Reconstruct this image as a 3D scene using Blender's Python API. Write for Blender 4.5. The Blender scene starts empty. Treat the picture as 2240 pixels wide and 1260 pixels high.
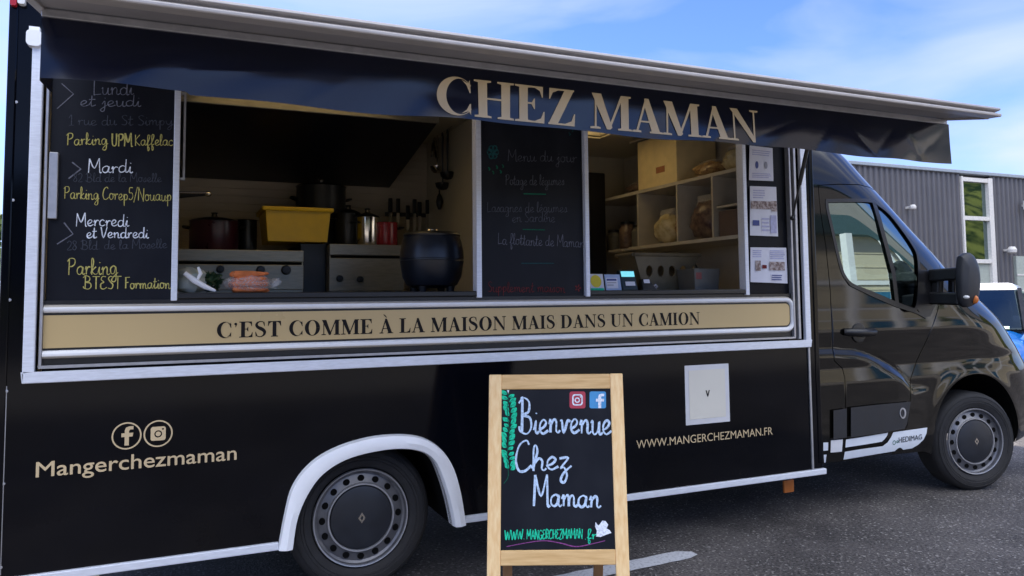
import bpy, bmesh, math, random
import numpy as np
from mathutils import Vector, Matrix
from mathutils.geometry import delaunay_2d_cdt
random.seed(7)
SC = bpy.context.scene
R = math.radians
# ------------------------------------------------------------------ camera
CAM = Vector((-0.8089, -3.5687, 1.3946))
RT = Vector((0.91666593, -0.39954212, -0.00946935))
UP = Vector((-0.01704943, -0.06276668, 0.99788259))
FW = Vector((0.39929048, 0.91456352, 0.06434804))
FPX, CXP, CYP = 1652.87, 1120.0, 542.1
cd = bpy.data.cameras.new('camera'); cam = bpy.data.objects.new('camera', cd)
SC.collection.objects.link(cam); SC.camera = cam
cd.sensor_width = 36.0; cd.lens = FPX / 2240 * 36
cd.shift_y = (CYP - 630.0) / 2240
cd.clip_start = 0.05; cd.clip_end = 3000
mw = Matrix.Identity(4)
for i in range(3):
    mw[i][0] = RT[i]; mw[i][1] = UP[i]; mw[i][2] = -FW[i]; mw[i][3] = CAM[i]
cam.matrix_world = mw
# ------------------------------------------------------------------ light
SUN_EL, SUN_AZ = R(40), Vector((-0.80, 0.60))          # direction towards the sun (x, y)
sd = Vector((SUN_AZ.x * math.cos(SUN_EL), SUN_AZ.y * math.cos(SUN_EL), math.sin(SUN_EL))).normalized()
sl = bpy.data.lights.new('sun', 'SUN'); sun = bpy.data.objects.new('sun', sl)
SC.collection.objects.link(sun); sl.energy = 4.5; sl.angle = R(0.5); sl.color = (1.0, 0.93, 0.82)
sun.rotation_euler = (-sd).to_track_quat('-Z', 'Y').to_euler(); sun.location = (-20, 15, 25)
W = bpy.data.worlds.new('World'); SC.world = W; W.use_nodes = True
nt = W.node_tree; nt.nodes.clear()
def N(t, typ, **kw):
    n = t.nodes.new(typ)
    for k, v in kw.items(): setattr(n, k, v)
    return n
wo = N(nt, 'ShaderNodeOutputWorld'); bg = N(nt, 'ShaderNodeBackground'); bg.inputs[1].default_value = 0.15
sky = N(nt, 'ShaderNodeTexSky', sky_type='NISHITA'); sky.sun_disc = False
sky.sun_elevation = SUN_EL; sky.sun_rotation = math.atan2(SUN_AZ.x, SUN_AZ.y)
sky.air_density = 1.0; sky.dust_density = 0.6; sky.ozone_density = 2.2
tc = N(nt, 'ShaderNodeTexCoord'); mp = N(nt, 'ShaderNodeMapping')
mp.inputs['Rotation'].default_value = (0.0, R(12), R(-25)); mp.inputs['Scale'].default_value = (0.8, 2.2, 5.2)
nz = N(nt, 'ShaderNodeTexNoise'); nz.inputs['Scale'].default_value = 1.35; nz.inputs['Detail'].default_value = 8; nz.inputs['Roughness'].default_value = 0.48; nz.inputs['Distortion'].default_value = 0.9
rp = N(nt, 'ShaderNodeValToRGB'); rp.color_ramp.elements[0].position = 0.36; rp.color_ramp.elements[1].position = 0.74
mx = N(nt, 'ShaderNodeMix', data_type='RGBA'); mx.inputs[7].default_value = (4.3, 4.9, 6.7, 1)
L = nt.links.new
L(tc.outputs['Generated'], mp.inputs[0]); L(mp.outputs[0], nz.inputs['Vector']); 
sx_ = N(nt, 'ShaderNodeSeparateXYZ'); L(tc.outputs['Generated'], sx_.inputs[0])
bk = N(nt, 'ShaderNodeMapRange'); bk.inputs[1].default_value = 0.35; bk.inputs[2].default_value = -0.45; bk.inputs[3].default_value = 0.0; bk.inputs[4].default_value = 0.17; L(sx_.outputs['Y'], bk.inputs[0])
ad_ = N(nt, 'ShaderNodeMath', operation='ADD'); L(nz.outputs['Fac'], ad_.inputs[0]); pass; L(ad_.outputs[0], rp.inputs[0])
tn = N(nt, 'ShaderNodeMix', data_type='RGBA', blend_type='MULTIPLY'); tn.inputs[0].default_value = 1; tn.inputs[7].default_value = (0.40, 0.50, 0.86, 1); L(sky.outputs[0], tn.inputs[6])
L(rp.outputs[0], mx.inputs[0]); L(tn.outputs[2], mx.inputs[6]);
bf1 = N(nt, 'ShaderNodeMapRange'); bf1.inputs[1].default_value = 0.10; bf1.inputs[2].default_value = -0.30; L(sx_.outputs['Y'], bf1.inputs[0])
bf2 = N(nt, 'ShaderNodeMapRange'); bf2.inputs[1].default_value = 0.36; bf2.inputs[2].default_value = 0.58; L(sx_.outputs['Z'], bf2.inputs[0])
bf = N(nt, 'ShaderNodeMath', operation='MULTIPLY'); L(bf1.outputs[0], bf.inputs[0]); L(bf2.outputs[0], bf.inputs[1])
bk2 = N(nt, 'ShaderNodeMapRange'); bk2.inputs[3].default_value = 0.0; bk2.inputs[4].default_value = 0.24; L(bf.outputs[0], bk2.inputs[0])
L(bk2.outputs[0], ad_.inputs[1]); cc = N(nt, 'ShaderNodeMix', data_type='RGBA'); cc.inputs[6].default_value = (2.25, 2.50, 3.15, 1); cc.inputs[7].default_value = (8.2, 8.5, 9.2, 1); L(bf.outputs[0], cc.inputs[0]); L(cc.outputs[2], mx.inputs[7]); L(mx.outputs[2], bg.inputs[0]); L(bg.outputs[0], wo.inputs[0])  # clouds high behind the camera are added brighter as fill light
SC.view_settings.view_transform = 'Standard'; SC.view_settings.look = 'None'
SC.view_settings.gamma = 1.0; SC.view_settings.use_curve_mapping = False
SC.view_settings.exposure = 1.35
SC.cycles.use_denoising = True
SC.cycles.max_bounces = 10; SC.cycles.diffuse_bounces = 5; SC.cycles.glossy_bounces = 5; SC.cycles.transparent_max_bounces = 12
SC.cycles.sample_clamp_indirect = 6

def ray(px, py): return FW + RT * ((px - CXP) / FPX) - UP * ((py - CYP) / FPX)
def at(px, py, Y=0.0):
    d = ray(px, py); return CAM + d * ((Y - CAM.y) / d.y)
def at_ground(px, py, Z=0.0):
    d = ray(px, py); return CAM + d * ((Z - CAM.z) / d.z)
# ------------------------------------------------------------------ materials
def M(name, col, rough=0.5, metal=0.0, var=0.08, vs=14.0, bump=0.0, bs=180.0, coat=0.0, spec=0.5, rvar=0.08, stretch=None, col2=None, lo=0.35, hi=0.65):
    m = bpy.data.materials.new(name); m.use_nodes = True; t = m.node_tree; t.nodes.clear()
    o = N(t, 'ShaderNodeOutputMaterial'); b = N(t, 'ShaderNodeBsdfPrincipled'); k = t.links.new
    k(b.outputs[0], o.inputs[0])
    c = N(t, 'ShaderNodeTexCoord'); p = N(t, 'ShaderNodeMapping'); k(c.outputs['Object'], p.inputs[0])
    if stretch: p.inputs['Scale'].default_value = stretch
    n = N(t, 'ShaderNodeTexNoise'); n.inputs['Scale'].default_value = vs; n.inputs['Detail'].default_value = 6
    k(p.outputs[0], n.inputs['Vector'])
    r = N(t, 'ShaderNodeValToRGB'); e = r.color_ramp.elements; e[0].position = lo; e[1].position = hi
    if col2 is None:
        c1 = [max(0, x * (1 - var)) for x in col]; c2 = [min(1, x * (1 + var)) for x in col]
    else: c1, c2 = col, col2
    e[0].color = (*c1, 1); e[1].color = (*c2, 1)
    k(n.outputs['Fac'], r.inputs[0]); k(r.outputs[0], b.inputs['Base Color'])
    mr = N(t, 'ShaderNodeMapRange'); mr.inputs[3].default_value = max(0.02, rough - rvar); mr.inputs[4].default_value = min(1, rough + rvar)
    k(n.outputs['Fac'], mr.inputs[0]); k(mr.outputs[0], b.inputs['Roughness'])
    b.inputs['Metallic'].default_value = metal; b.inputs['Coat Weight'].default_value = coat
    b.inputs['Coat Roughness'].default_value = 0.04; b.inputs['Specular IOR Level'].default_value = spec
    if bump:
        n2 = N(t, 'ShaderNodeTexNoise'); n2.inputs['Scale'].default_value = bs; n2.inputs['Detail'].default_value = 4
        k(p.outputs[0], n2.inputs['Vector']); bm = N(t, 'ShaderNodeBump'); bm.inputs['Strength'].default_value = bump; bm.inputs['Distance'].default_value = 0.01
        k(n2.outputs['Fac'], bm.inputs['Height']); k(bm.outputs[0], b.inputs['Normal'])
    return m
def glass_mat(name, tint, refl_ior=1.9, rough=0.01):
    m = bpy.data.materials.new(name); m.use_nodes = True; t = m.node_tree; t.nodes.clear(); k = t.links.new
    o = N(t, 'ShaderNodeOutputMaterial'); f = N(t, 'ShaderNodeFresnel'); f.inputs[0].default_value = refl_ior
    tr = N(t, 'ShaderNodeBsdfTransparent'); tr.inputs[0].default_value = (*tint, 1)
    g = N(t, 'ShaderNodeBsdfGlossy'); g.inputs['Roughness'].default_value = rough; g.inputs[0].default_value = (0.80, 1.0, 0.95, 1)
    x = N(t, 'ShaderNodeMixShader'); k(f.outputs[0], x.inputs[0]); k(tr.outputs[0], x.inputs[1]); k(g.outputs[0], x.inputs[2]); k(x.outputs[0], o.inputs[0])
    return m
def emis(name, col, s):
    m = M(name, col); b = [n for n in m.node_tree.nodes if n.type == 'BSDF_PRINCIPLED'][0]
    b.inputs['Emission Color'].default_value = (*col, 1); b.inputs['Emission Strength'].default_value = s
    return m
K = {}
def dusty(m, col, z0, z1, amt):
    t = m.node_tree; b = [n for n in t.nodes if n.type == 'BSDF_PRINCIPLED'][0]; k = t.links.new; src = b.inputs['Base Color'].links[0].from_socket
    g_ = N(t, 'ShaderNodeNewGeometry'); sp = N(t, 'ShaderNodeSeparateXYZ'); k(g_.outputs['Position'], sp.inputs[0])
    mr = N(t, 'ShaderNodeMapRange'); mr.inputs[1].default_value = z1; mr.inputs[2].default_value = z0; k(sp.outputs['Z'], mr.inputs[0])
    n = N(t, 'ShaderNodeTexNoise'); n.inputs['Scale'].default_value = 5; n.inputs['Detail'].default_value = 9; n.inputs['Roughness'].default_value = .7; k(g_.outputs['Position'], n.inputs['Vector'])
    ml_ = N(t, 'ShaderNodeMath', operation='MULTIPLY'); k(mr.outputs[0], ml_.inputs[0]); k(n.outputs['Fac'], ml_.inputs[1])
    m2 = N(t, 'ShaderNodeMath', operation='MULTIPLY'); k(ml_.outputs[0], m2.inputs[0]); m2.inputs[1].default_value = amt
    mi = N(t, 'ShaderNodeMix', data_type='RGBA'); mi.inputs[7].default_value = (*col, 1); k(m2.outputs[0], mi.inputs[0]); k(src, mi.inputs[6]); k(mi.outputs[2], b.inputs['Base Color'])
K['paint'] = M('black_gloss_paint', (0.0018, 0.0023, 0.0044), .10, var=.2, vs=3, rvar=.03, spec=.17)
K['cabpaint'] = M('cab_black_paint', (0.0035, 0.0034, 0.003), .05, var=.2, vs=3, coat=.18, rvar=.015, spec=.28)
K['alu'] = M('brushed_aluminium', (0.74, 0.77, 0.84), .42, metal=.2, var=.06, vs=40, stretch=(.6, 4, 4))
K['hatchalu'] = M('weathered_aluminium', (0.44, 0.415, 0.40), .45, metal=.3, var=.07, vs=30, stretch=(.6, 4, 4))
K['alu2'] = M('dull_aluminium', (0.42, 0.42, 0.44), .38, metal=.6, var=.08, vs=30)
K['white'] = M('white_plastic', (0.86, 0.87, 0.89), .35, var=.03, vs=9)
K['trimwhite'] = M('white_gloss_moulding', (0.86, 0.86, 0.86), .22, var=.03, vs=12)
K['gold'] = M('beige_gold_vinyl', (0.56, 0.41, 0.195), .30, var=.025, vs=2)
K['beigetrim'] = M('beige_trim', (0.44, 0.40, 0.34), .3, var=.03)
K['goldink'] = M('gold_vinyl_lettering', (0.60, 0.465, 0.275), .35, var=.06, vs=6)
K['ink'] = M('black_vinyl_lettering', (0.007, 0.005, 0.005), .5, var=.1, spec=.2)
K['black'] = M('satin_black', (0.006, 0.006, 0.007), .38, var=.2)
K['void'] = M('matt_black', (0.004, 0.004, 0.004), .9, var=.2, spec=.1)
K['plastic'] = M('dark_grey_plastic', (0.013, 0.014, 0.018), .5, var=.12, bump=.15, bs=500)
K['rubber'] = M('tyre_rubber', (0.013, 0.013, 0.015), .75, var=.25, vs=25, bump=.2, bs=160)
K['rim'] = M('grey_wheel_steel', (0.16, 0.16, 0.172), .38, metal=.5, var=.12, vs=20)
K['cap'] = M('dark_hub_plastic', (0.014, 0.016, 0.022), .4, var=.15)
K['chalkb'] = M('chalkboard_black', (0.0055, 0.0065, 0.011), .45, vs=3.5, rvar=.1, spec=.18, stretch=(1, 1, .6), col2=(0.017, 0.019, 0.026), lo=.42, hi=.80)
K['panelblack'] = M('black_panel', (0.0045, 0.005, 0.008), .45, var=.2, spec=.15)
K['navy'] = M('navy_vinyl_tarpaulin', (0.0028, 0.0045, 0.015), .14, var=.15, vs=5, rvar=.04, spec=.50)
K['greyunder'] = M('grey_hatch_lining', (0.30, 0.29, 0.30), .55, var=.08, vs=3)
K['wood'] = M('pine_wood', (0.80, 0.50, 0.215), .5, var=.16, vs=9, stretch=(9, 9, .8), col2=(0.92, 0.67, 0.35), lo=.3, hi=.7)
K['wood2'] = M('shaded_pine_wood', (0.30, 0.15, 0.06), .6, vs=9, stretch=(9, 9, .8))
K['cream'] = M('cream_wall_panel', (0.50, 0.45, 0.33), .45, var=.05, vs=3)
K['tile'] = M('beige_ribbed_wall', (0.42, 0.36, 0.27), .4, var=.06, vs=4)
K['steel'] = M('brushed_steel', (0.26, 0.245, 0.20), .36, metal=.6, var=.1, vs=30, stretch=(.5, 4, 4))
K['inox'] = M('polished_steel', (0.66, 0.62, 0.56), .16, metal=1.0, var=.06)
K['orange'] = M('orange_lens', (0.55, 0.16, 0.03), .3)
K['red'] = M('red_lens', (0.40, 0.012, 0.02), .25)
K['clear'] = M('clear_lens', (0.72, 0.72, 0.70), .15)
K['headlamp'] = M('headlamp_lens', (0.80, 0.78, 0.72), .08, coat=1)
K['bluepaint'] = M('bright_blue_paint', (0.006, 0.14, 0.52), .22, var=.05, coat=.8)
K['glass'] = glass_mat('tinted_cab_glass', (0.14, 0.19, 0.19), 3.0)
K['carglass'] = glass_mat('car_glass', (0.50, 0.53, 0.55), 1.9)
K['bglass'] = glass_mat('building_glass', (0.02, 0.022, 0.02), 3.2, .02)
def chalk(name, c): return M(name, c, .9, var=.25, vs=120, spec=.1, lo=.3, hi=.6)
K['c_white'] = chalk('white_chalk', (0.66, 0.70, 0.78))
K['c_pale'] = chalk('pale_blue_chalk', (0.46, 0.58, 0.74))
K['c_yel'] = chalk('yellow_chalk', (0.45, 0.40, 0.13))
K['c_dim'] = chalk('faded_chalk', (0.058, 0.064, 0.082))
K['c_dim2'] = chalk('fading_chalk', (0.088, 0.094, 0.115))
K['c_mid'] = chalk('half_faded_chalk', (0.15, 0.155, 0.19))
K['c_teal'] = chalk('teal_chalk', (0.016, 0.075, 0.08))
K['c_green'] = chalk('green_chalk', (0.02, 0.52, 0.30))
K['c_dgreen'] = chalk('dark_green_chalk', (0.01, 0.12, 0.07))
K['c_red'] = chalk('red_chalk', (0.15, 0.03, 0.03))
K['c_purple'] = chalk('purple_chalk', (0.22, 0.06, 0.20))
dusty(K['paint'], (.10, .085, .07), .30, .75, .07); dusty(K['cabpaint'], (.10, .085, .07), .30, .8, .05); dusty(K['rubber'], (.12, .10, .08), .0, .5, .16)
# ------------------------------------------------------------------ mesh helpers
ORG = {}
def top(name, loc, label=None, cat=None, group=None, kind=None):
    o = bpy.data.objects.new(name, None); SC.collection.objects.link(o); o.location = loc; o.empty_display_size = .1
    ORG[o.name] = Vector(loc); tag(o, label, cat, group, kind); return o
def tag(o, label=None, cat=None, group=None, kind=None):
    if label: o['label'] = label
    if cat: o['category'] = cat
    if group: o['group'] = group
    if kind: o['kind'] = kind
    return o
def poly_tris(contours, mode='evenodd', step=None, rect=None):
    """triangulate a set of 2D contours; evenodd (holes) or union"""
    vs, es = [], []
    for c in contours:
        b = len(vs); n = len(c); vs += [Vector((p[0], p[1])) for p in c]
        es += [(b + i, b + (i + 1) % n) for i in range(n)]
    if step:
        xs = [v.x for v in vs]; ys = [v.y for v in vs]
        nx = int((max(xs) - min(xs)) / step) + 1; ny = int((max(ys) - min(ys)) / step) + 1
        for i in range(1, nx):
            for j in range(1, ny):
                vs.append(Vector((min(xs) + (i + .013) * step, min(ys) + (j + .017) * step)))
    ov, oe, of, *_ = delaunay_2d_cdt(vs, es, [], 0, 1e-6)
    A = [np.array([(p[0], p[1]) for p in c]) for c in contours]
    if not of: return [], []
    cen = np.array([[sum(ov[i].x for i in f) / 3, sum(ov[i].y for i in f) / 3] for f in of])
    tot = np.zeros(len(cen), int)
    for a in A:
        ins = np.zeros(len(cen), bool); bq = np.roll(a, -1, axis=0)
        for (x1, y1), (x2, y2) in zip(a, bq):
            if y1 == y2: continue
            c = ((y1 > cen[:, 1]) != (y2 > cen[:, 1])) & (cen[:, 0] < (x2 - x1) * (cen[:, 1] - y1) / (y2 - y1) + x1)
            ins ^= c
        tot += ins
    keep = (tot % 2 == 1) if mode == 'evenodd' else (tot > 0)
    F = []
    for f, k in zip(of, keep):
        if k:
            a, b, c = ov[f[0]], ov[f[1]], ov[f[2]]
            if abs((b.x - a.x) * (c.y - a.y) - (b.y - a.y) * (c.x - a.x)) > 1e-12: F.append(tuple(f))
    return ov, F
class MB:
    def __init__(s): s.v = []; s.f = []; s.m = []; s.sm = []
    def add(s, vs, fs, m=0, smooth=False):
        b = len(s.v); s.v += [Vector(v) for v in vs]
        for f in fs: s.f.append(tuple(b + i for i in f)); s.m.append(m); s.sm.append(smooth)
        return s
    def box(s, x0, x1, y0, y1, z0, z1, m=0):
        return s.add([(x0, y0, z0), (x1, y0, z0), (x1, y1, z0), (x0, y1, z0), (x0, y0, z1), (x1, y0, z1), (x1, y1, z1), (x0, y1, z1)],
                     [(0, 3, 2, 1), (4, 5, 6, 7), (0, 1, 5, 4), (1, 2, 6, 5), (2, 3, 7, 6), (3, 0, 4, 7)], m)
    def hexa(s, p, m=0):   # 8 points, bottom ring then top ring
        return s.add(p, [(0, 3, 2, 1), (4, 5, 6, 7), (0, 1, 5, 4), (1, 2, 6, 5), (2, 3, 7, 6), (3, 0, 4, 7)], m)
    def bar(s, a, b, w, d, up=(0, 0, 1), m=0):
        a = Vector(a); b = Vector(b); t = (b - a).normalized(); u = Vector(up); sx = t.cross(u)
        if sx.length < 1e-4: sx = t.cross(Vector((0, 1, 0)))
        sx.normalize(); uu = sx.cross(t).normalized(); P = []
        for q in (a, b):
            for i, j in ((-1, -1), (1, -1), (1, 1), (-1, 1)): P.append(q + sx * (i * w / 2) + uu * (j * d / 2))
        return s.add(P, [(0, 3, 2, 1), (4, 5, 6, 7), (0, 1, 5, 4), (1, 2, 6, 5), (2, 3, 7, 6), (3, 0, 4, 7)], m)
    def tube(s, pts, r, n=8, m=0, closed=False):
        pts = [Vector(p) for p in pts]; k = len(pts); rr = r if hasattr(r, '__len__') else [r] * k
        rings = []; ref = None
        for i, p in enumerate(pts):
            t = (pts[min(i + 1, k - 1)] - pts[max(i - 1, 0)])
            if t.length < 1e-9: t = Vector((0, 0, 1))
            t.normalize()
            if ref is None or abs(ref.dot(t)) > .95: ref = Vector((0, 0, 1)) if abs(t.z) < .9 else Vector((1, 0, 0))
            u = (ref - t * ref.dot(t)).normalized(); w = t.cross(u); ref = u
            rings.append([p + (u * math.cos(a) + w * math.sin(a)) * rr[i] for a in (2 * math.pi * j / n for j in range(n))])
        V = [q for g in rings for q in g]; F = []
        for i in range(k - 1):
            for j in range(n): F.append((i * n + j, i * n + (j + 1) % n, (i + 1) * n + (j + 1) % n, (i + 1) * n + j))
        F.append(tuple(range(n))[::-1]); F.append(tuple((k - 1) * n + j for j in range(n)))
        return s.add(V, F, m, True)
    def lathe(s, prof, c, ax=(0, 0, 1), n=32, m=0, caps=False):
        """prof: (radius, height along axis)"""
        c = Vector(c); ax = Vector(ax).normalized(); u = ax.cross(Vector((1, 0, 0)))
        if u.length < .1: u = ax.cross(Vector((0, 0, 1)))
        u.normalize(); w = ax.cross(u); V = []; F = []; k = len(prof)
        for r, h in prof:
            for j in range(n):
                a = 2 * math.pi * j / n; V.append(c + ax * h + (u * math.cos(a) + w * math.sin(a)) * r)
        for i in range(k - 1):
            for j in range(n): F.append((i * n + j, i * n + (j + 1) % n, (i + 1) * n + (j + 1) % n, (i + 1) * n + j))
        if caps and prof[0][0] > 1e-5: F.append(tuple(range(n))[::-1])
        if caps and prof[-1][0] > 1e-5: F.append(tuple((k - 1) * n + j for j in range(n)))
        return s.add(V, F, m, True)
    def prism(s, contours, fn, depth, m=0, mode='evenodd', sides=True, step=None):
        """flat shape from 2D contours, fn maps (u,v)->3D; extruded by vector depth (None = sheet)"""
        ov, F = poly_tris(contours, mode, step)
        P = [Vector(fn(v.x, v.y)) for v in ov]
        s.add(P, F, m)
        if depth is not None:
            D = Vector(depth); s.add([p + D for p in P], [f[::-1] for f in F], m)
            if sides:
                for c in contours:
                    q = [Vector(fn(a, b)) for a, b in c]; n = len(q)
                    s.add(q + [x + D for x in q], [(i, (i + 1) % n, n + (i + 1) % n, n + i) for i in range(n)], m)
        return s
    def sphere(s, c, rx, ry=None, rz=None, n=16, k=10, m=0):
        ry = ry or rx; rz = rz or rx; c = Vector(c); V = []; F = []
        for i in range(k + 1):
            t = math.pi * i / k
            for j in range(n):
                a = 2 * math.pi * j / n; V.append(c + Vector((rx * math.sin(t) * math.cos(a), ry * math.sin(t) * math.sin(a), rz * math.cos(t))))
        for i in range(k):
            for j in range(n): F.append((i * n + j, (i + 1) * n + j, (i + 1) * n + (j + 1) % n, i * n + (j + 1) % n))
        return s.add(V, F, m, True)
    def turn(s, c, a):
        c = Vector(c); m = Matrix.Rotation(a, 3, 'Z'); s.v = [c + m @ (v - c) for v in s.v]; return s
    def build(s, name, mats, parent=None, bevel=0, smooth=None, origin=None, fix=True, label=None, cat=None, group=None, kind=None, normals=None):
        mats = mats if isinstance(mats, (list, tuple)) else [mats]
        if parent is not None: org = ORG[parent.name]
        elif origin is not None: org = Vector(origin)
        else:
            xs = [v.x for v in s.v]; ys = [v.y for v in s.v]; zs = [v.z for v in s.v]
            org = Vector(((min(xs) + max(xs)) / 2, (min(ys) + max(ys)) / 2, min(zs)))
        me = bpy.data.meshes.new(name); me.from_pydata([v - org for v in s.v], [], s.f)
        for mm in mats: me.materials.append(K[mm] if isinstance(mm, str) else mm)
        me.polygons.foreach_set('material_index', s.m); me.polygons.foreach_set('use_smooth', s.sm if smooth is None else [smooth] * len(s.f))
        me.update()
        if fix:
            b = bmesh.new(); b.from_mesh(me); bmesh.ops.remove_doubles(b, verts=b.verts, dist=1e-5); bmesh.ops.recalc_face_normals(b, faces=b.faces); b.to_mesh(me); b.free()
        if any(s.sm) or smooth: me.set_sharp_from_angle(angle=R(38))
        if normals is not None and not fix: me.normals_split_custom_set_from_vertices(normals)
        o = bpy.data.objects.new(name, me); SC.collection.objects.link(o); ORG[o.name] = org
        if parent is not None: o.parent = parent
        else: o.location = org
        if bevel:
            bv = o.modifiers.new('bevel', 'BEVEL'); bv.width = bevel; bv.segments = 2; bv.limit_method = 'ANGLE'; bv.angle_limit = R(40)
        return tag(o, label, cat, group, kind)
def rrect(x0, x1, y0, y1, r, n=6):
    out = []
    for cx, cy, a0 in ((x1 - r, y1 - r, 0), (x0 + r, y1 - r, 90), (x0 + r, y0 + r, 180), (x1 - r, y0 + r, 270)):
        for i in range(n + 1):
            a = R(a0 + 90 * i / n); out.append((cx + r * math.cos(a), cy + r * math.sin(a)))
    return out
def circ(cx, cy, r, n=32, ry=None): return [(cx + r * math.cos(2 * math.pi * i / n), cy + (ry or r) * math.sin(2 * math.pi * i / n)) for i in range(n)]
def rect(x0, x1, y0, y1): return [(x0, y0), (x1, y0), (x1, y1), (x0, y1)]
def smooth_line(pts, k=5):
    if len(pts) < 3: return pts
    P = [pts[0]] + list(pts) + [pts[-1]]; out = []
    for i in range(1, len(P) - 2):
        p0, p1, p2, p3 = (np.array(P[j], float) for j in (i - 1, i, i + 1, i + 2))
        for q in range(k):
            t = q / k; out.append(tuple(.5 * ((2 * p1) + (-p0 + p2) * t + (2 * p0 - 5 * p1 + 4 * p2 - p3) * t * t + (-p0 + 3 * p1 - 3 * p2 + p3) * t ** 3)))
    out.append(tuple(pts[-1])); return out
# ------------------------------------------------------------------ lettering: a high-contrast serif, cap height 1
def srf(xc, y, w, up):       # a hairline serif with a little bracket
    h = .046; s = 1 if up else -1
    return [(xc - w / 2, y), (xc + w / 2, y), (xc + w / 2, y + s * h), (xc + w / 2 - w * .22, y + s * (h + .018)), (xc - w / 2 + w * .22, y + s * (h + .018)), (xc - w / 2, y + s * h)]
def stem(x0, x1, sw=.38, b=True, t=True):
    o = [rect(x0, x1, 0, 1)]
    if b: o.append(srf((x0 + x1) / 2, 0, sw, True))
    if t: o.append(srf((x0 + x1) / 2, 1, sw, False))
    return o
def ell(cx, cy, rx, ry, a0=0, a1=360, n=40): return [(cx + rx * math.cos(R(a0 + (a1 - a0) * i / n)), cy + ry * math.sin(R(a0 + (a1 - a0) * i / n))) for i in range(n + (0 if a1 - a0 == 360 else 1))]
def ring(cx, cy, rx, ry, ix, iy, icx, a0, a1, n=40):
    return ell(cx, cy, rx, ry, a0, a1, n) + ell(icx, cy, ix, iy, a0, a1, n)[::-1]
def ribbon2(pts, ws):
    pts = smooth_line(pts, 6); n = len(pts); A = []; B = []
    for i, p in enumerate(pts):
        a = np.array(pts[max(0, i - 1)]); b = np.array(pts[min(n - 1, i + 1)]); d = b - a; d /= (np.linalg.norm(d) + 1e-9)
        w = np.interp(i / (n - 1), np.linspace(0, 1, len(ws)), ws) / 2; A.append((p[0] - d[1] * w, p[1] + d[0] * w)); B.append((p[0] + d[1] * w, p[1] - d[0] * w))
    return A + B[::-1]
def serif_glyph(ch):
    T = .20; t = .048
    if ch == 'I': return .40, stem(.10, .30)
    if ch == 'H': return .92, stem(.10, .30) + stem(.62, .82) + [rect(.25, .67, .49, .49 + t)]
    if ch == 'E': return .74, [rect(.10, .30, 0, 1), srf(.2, 0, .4, True), srf(.2, 1, .4, False), rect(.2, .66, 1 - t, 1), rect(.2, .69, 0, t), rect(.2, .46, .5, .5 + t),
                             [(.66, 1), (.66, .70), (.635, .70), (.585, .88), (.46, 1 - t + .001), (.46, 1)], [(.69, 0), (.70, .32), (.675, .32), (.61, .13), (.46, t - .001), (.46, 0)], [(.47, .37), (.47, .66), (.45, .66), (.38, .517), (.45, .37)]]
    if ch == 'L': return .70, [rect(.10, .30, 0, 1), srf(.2, 0, .4, True), srf(.2, 1, .4, False), rect(.2, .66, 0, t), [(.66, 0), (.68, .34), (.655, .34), (.585, .13), (.43, t - .001), (.43, 0)]]
    if ch == 'T': return .74, [rect(.27, .47, 0, 1), srf(.37, 0, .38, True), rect(.03, .71, 1 - t, 1), [(.03, 1), (.02, .68), (.045, .68), (.11, .87), (.27, .965), (.27, 1)], [(.71, 1), (.72, .68), (.695, .68), (.63, .87), (.47, .965), (.47, 1)]]
    if ch == 'Z': return .72, [rect(.06, .66, 1 - t, 1), rect(.03, .68, 0, t), [(.44, 1), (.66, 1), (.25, 0), (.03, 0)], [(.06, 1), (.05, .70), (.075, .70), (.14, .88), (.30, .965), (.30, 1)], [(.68, 0), (.69, .34), (.665, .34), (.60, .13), (.44, t), (.44, 0)]]
    if ch in 'A\u00c0':
        g = [[(.35, 1), (.41, 1), (.145, 0), (.085, 0)], [(.33, 1), (.44, 1.0), (.76, 0), (.53, 0), (.325, .80)], rect(.18, .58, .30, .30 + t), srf(.115, 0, .24, True), srf(.645, 0, .36, True)]
        if ch == '\u00c0': g.append([(.20, 1.30), (.32, 1.27), (.44, 1.09), (.40, 1.07)])
        return .80, g
    if ch == 'M': return 1.06, [rect(.110, .158, 0, 1), [(.03, 1), (.27, 1), (.56, .06), (.50, 0), (.42, 0)], [(.44, 0), (.50, 0), (.84, .97), (.78, 1)], rect(.78, .98, 0, 1), srf(.13, 0, .26, True), srf(.88, 0, .36, True), srf(.92, 1, .24, False)]
    if ch == 'N': return .90, [rect(.110, .158, 0, 1), [(.02, 1), (.25, 1), (.77, .12), (.77, -.01), (.70, -.01)], rect(.727, .775, 0, 1), srf(.13, 0, .26, True), srf(.752, 1, .26, False)]
    if ch == 'C': return .80, [ring(.44, .5, .41, .515, .29, .475, .52, 38, 322), [(.735, .97), (.755, .62), (.73, .62), (.66, .83), (.56, .95), (.70, .87)], [(.745, .03), (.755, .33), (.73, .33), (.66, .17), (.54, .05), (.70, .13)]]
    if ch == 'O': return .90, [ring(.45, .5, .42, .515, .205, .475, .45, 0, 359.5, 60)]
    if ch == 'D': return .88, [rect(.10, .30, 0, 1), srf(.2, 0, .36, True), srf(.2, 1, .36, False), ring(.36, .5, .47, .5, .255, .463, .36, -90, 90), rect(.2, .37, 0, .037), rect(.2, .37, .963, 1)]
    if ch == 'S': return .64, [ribbon2([(.53, .82), (.46, .95), (.32, .985), (.17, .92), (.11, .78), (.17, .64), (.32, .54), (.46, .44), (.54, .29), (.48, .11), (.31, .015), (.15, .07), (.07, .22)], [.04, .05, .05, .1, .14, .17, .22, .2, .16, .1, .05, .05, .04]), [(.52, .99), (.545, .68), (.52, .68), (.46, .87)], [(.075, .01), (.05, .34), (.075, .34), (.14, .14)]]
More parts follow.
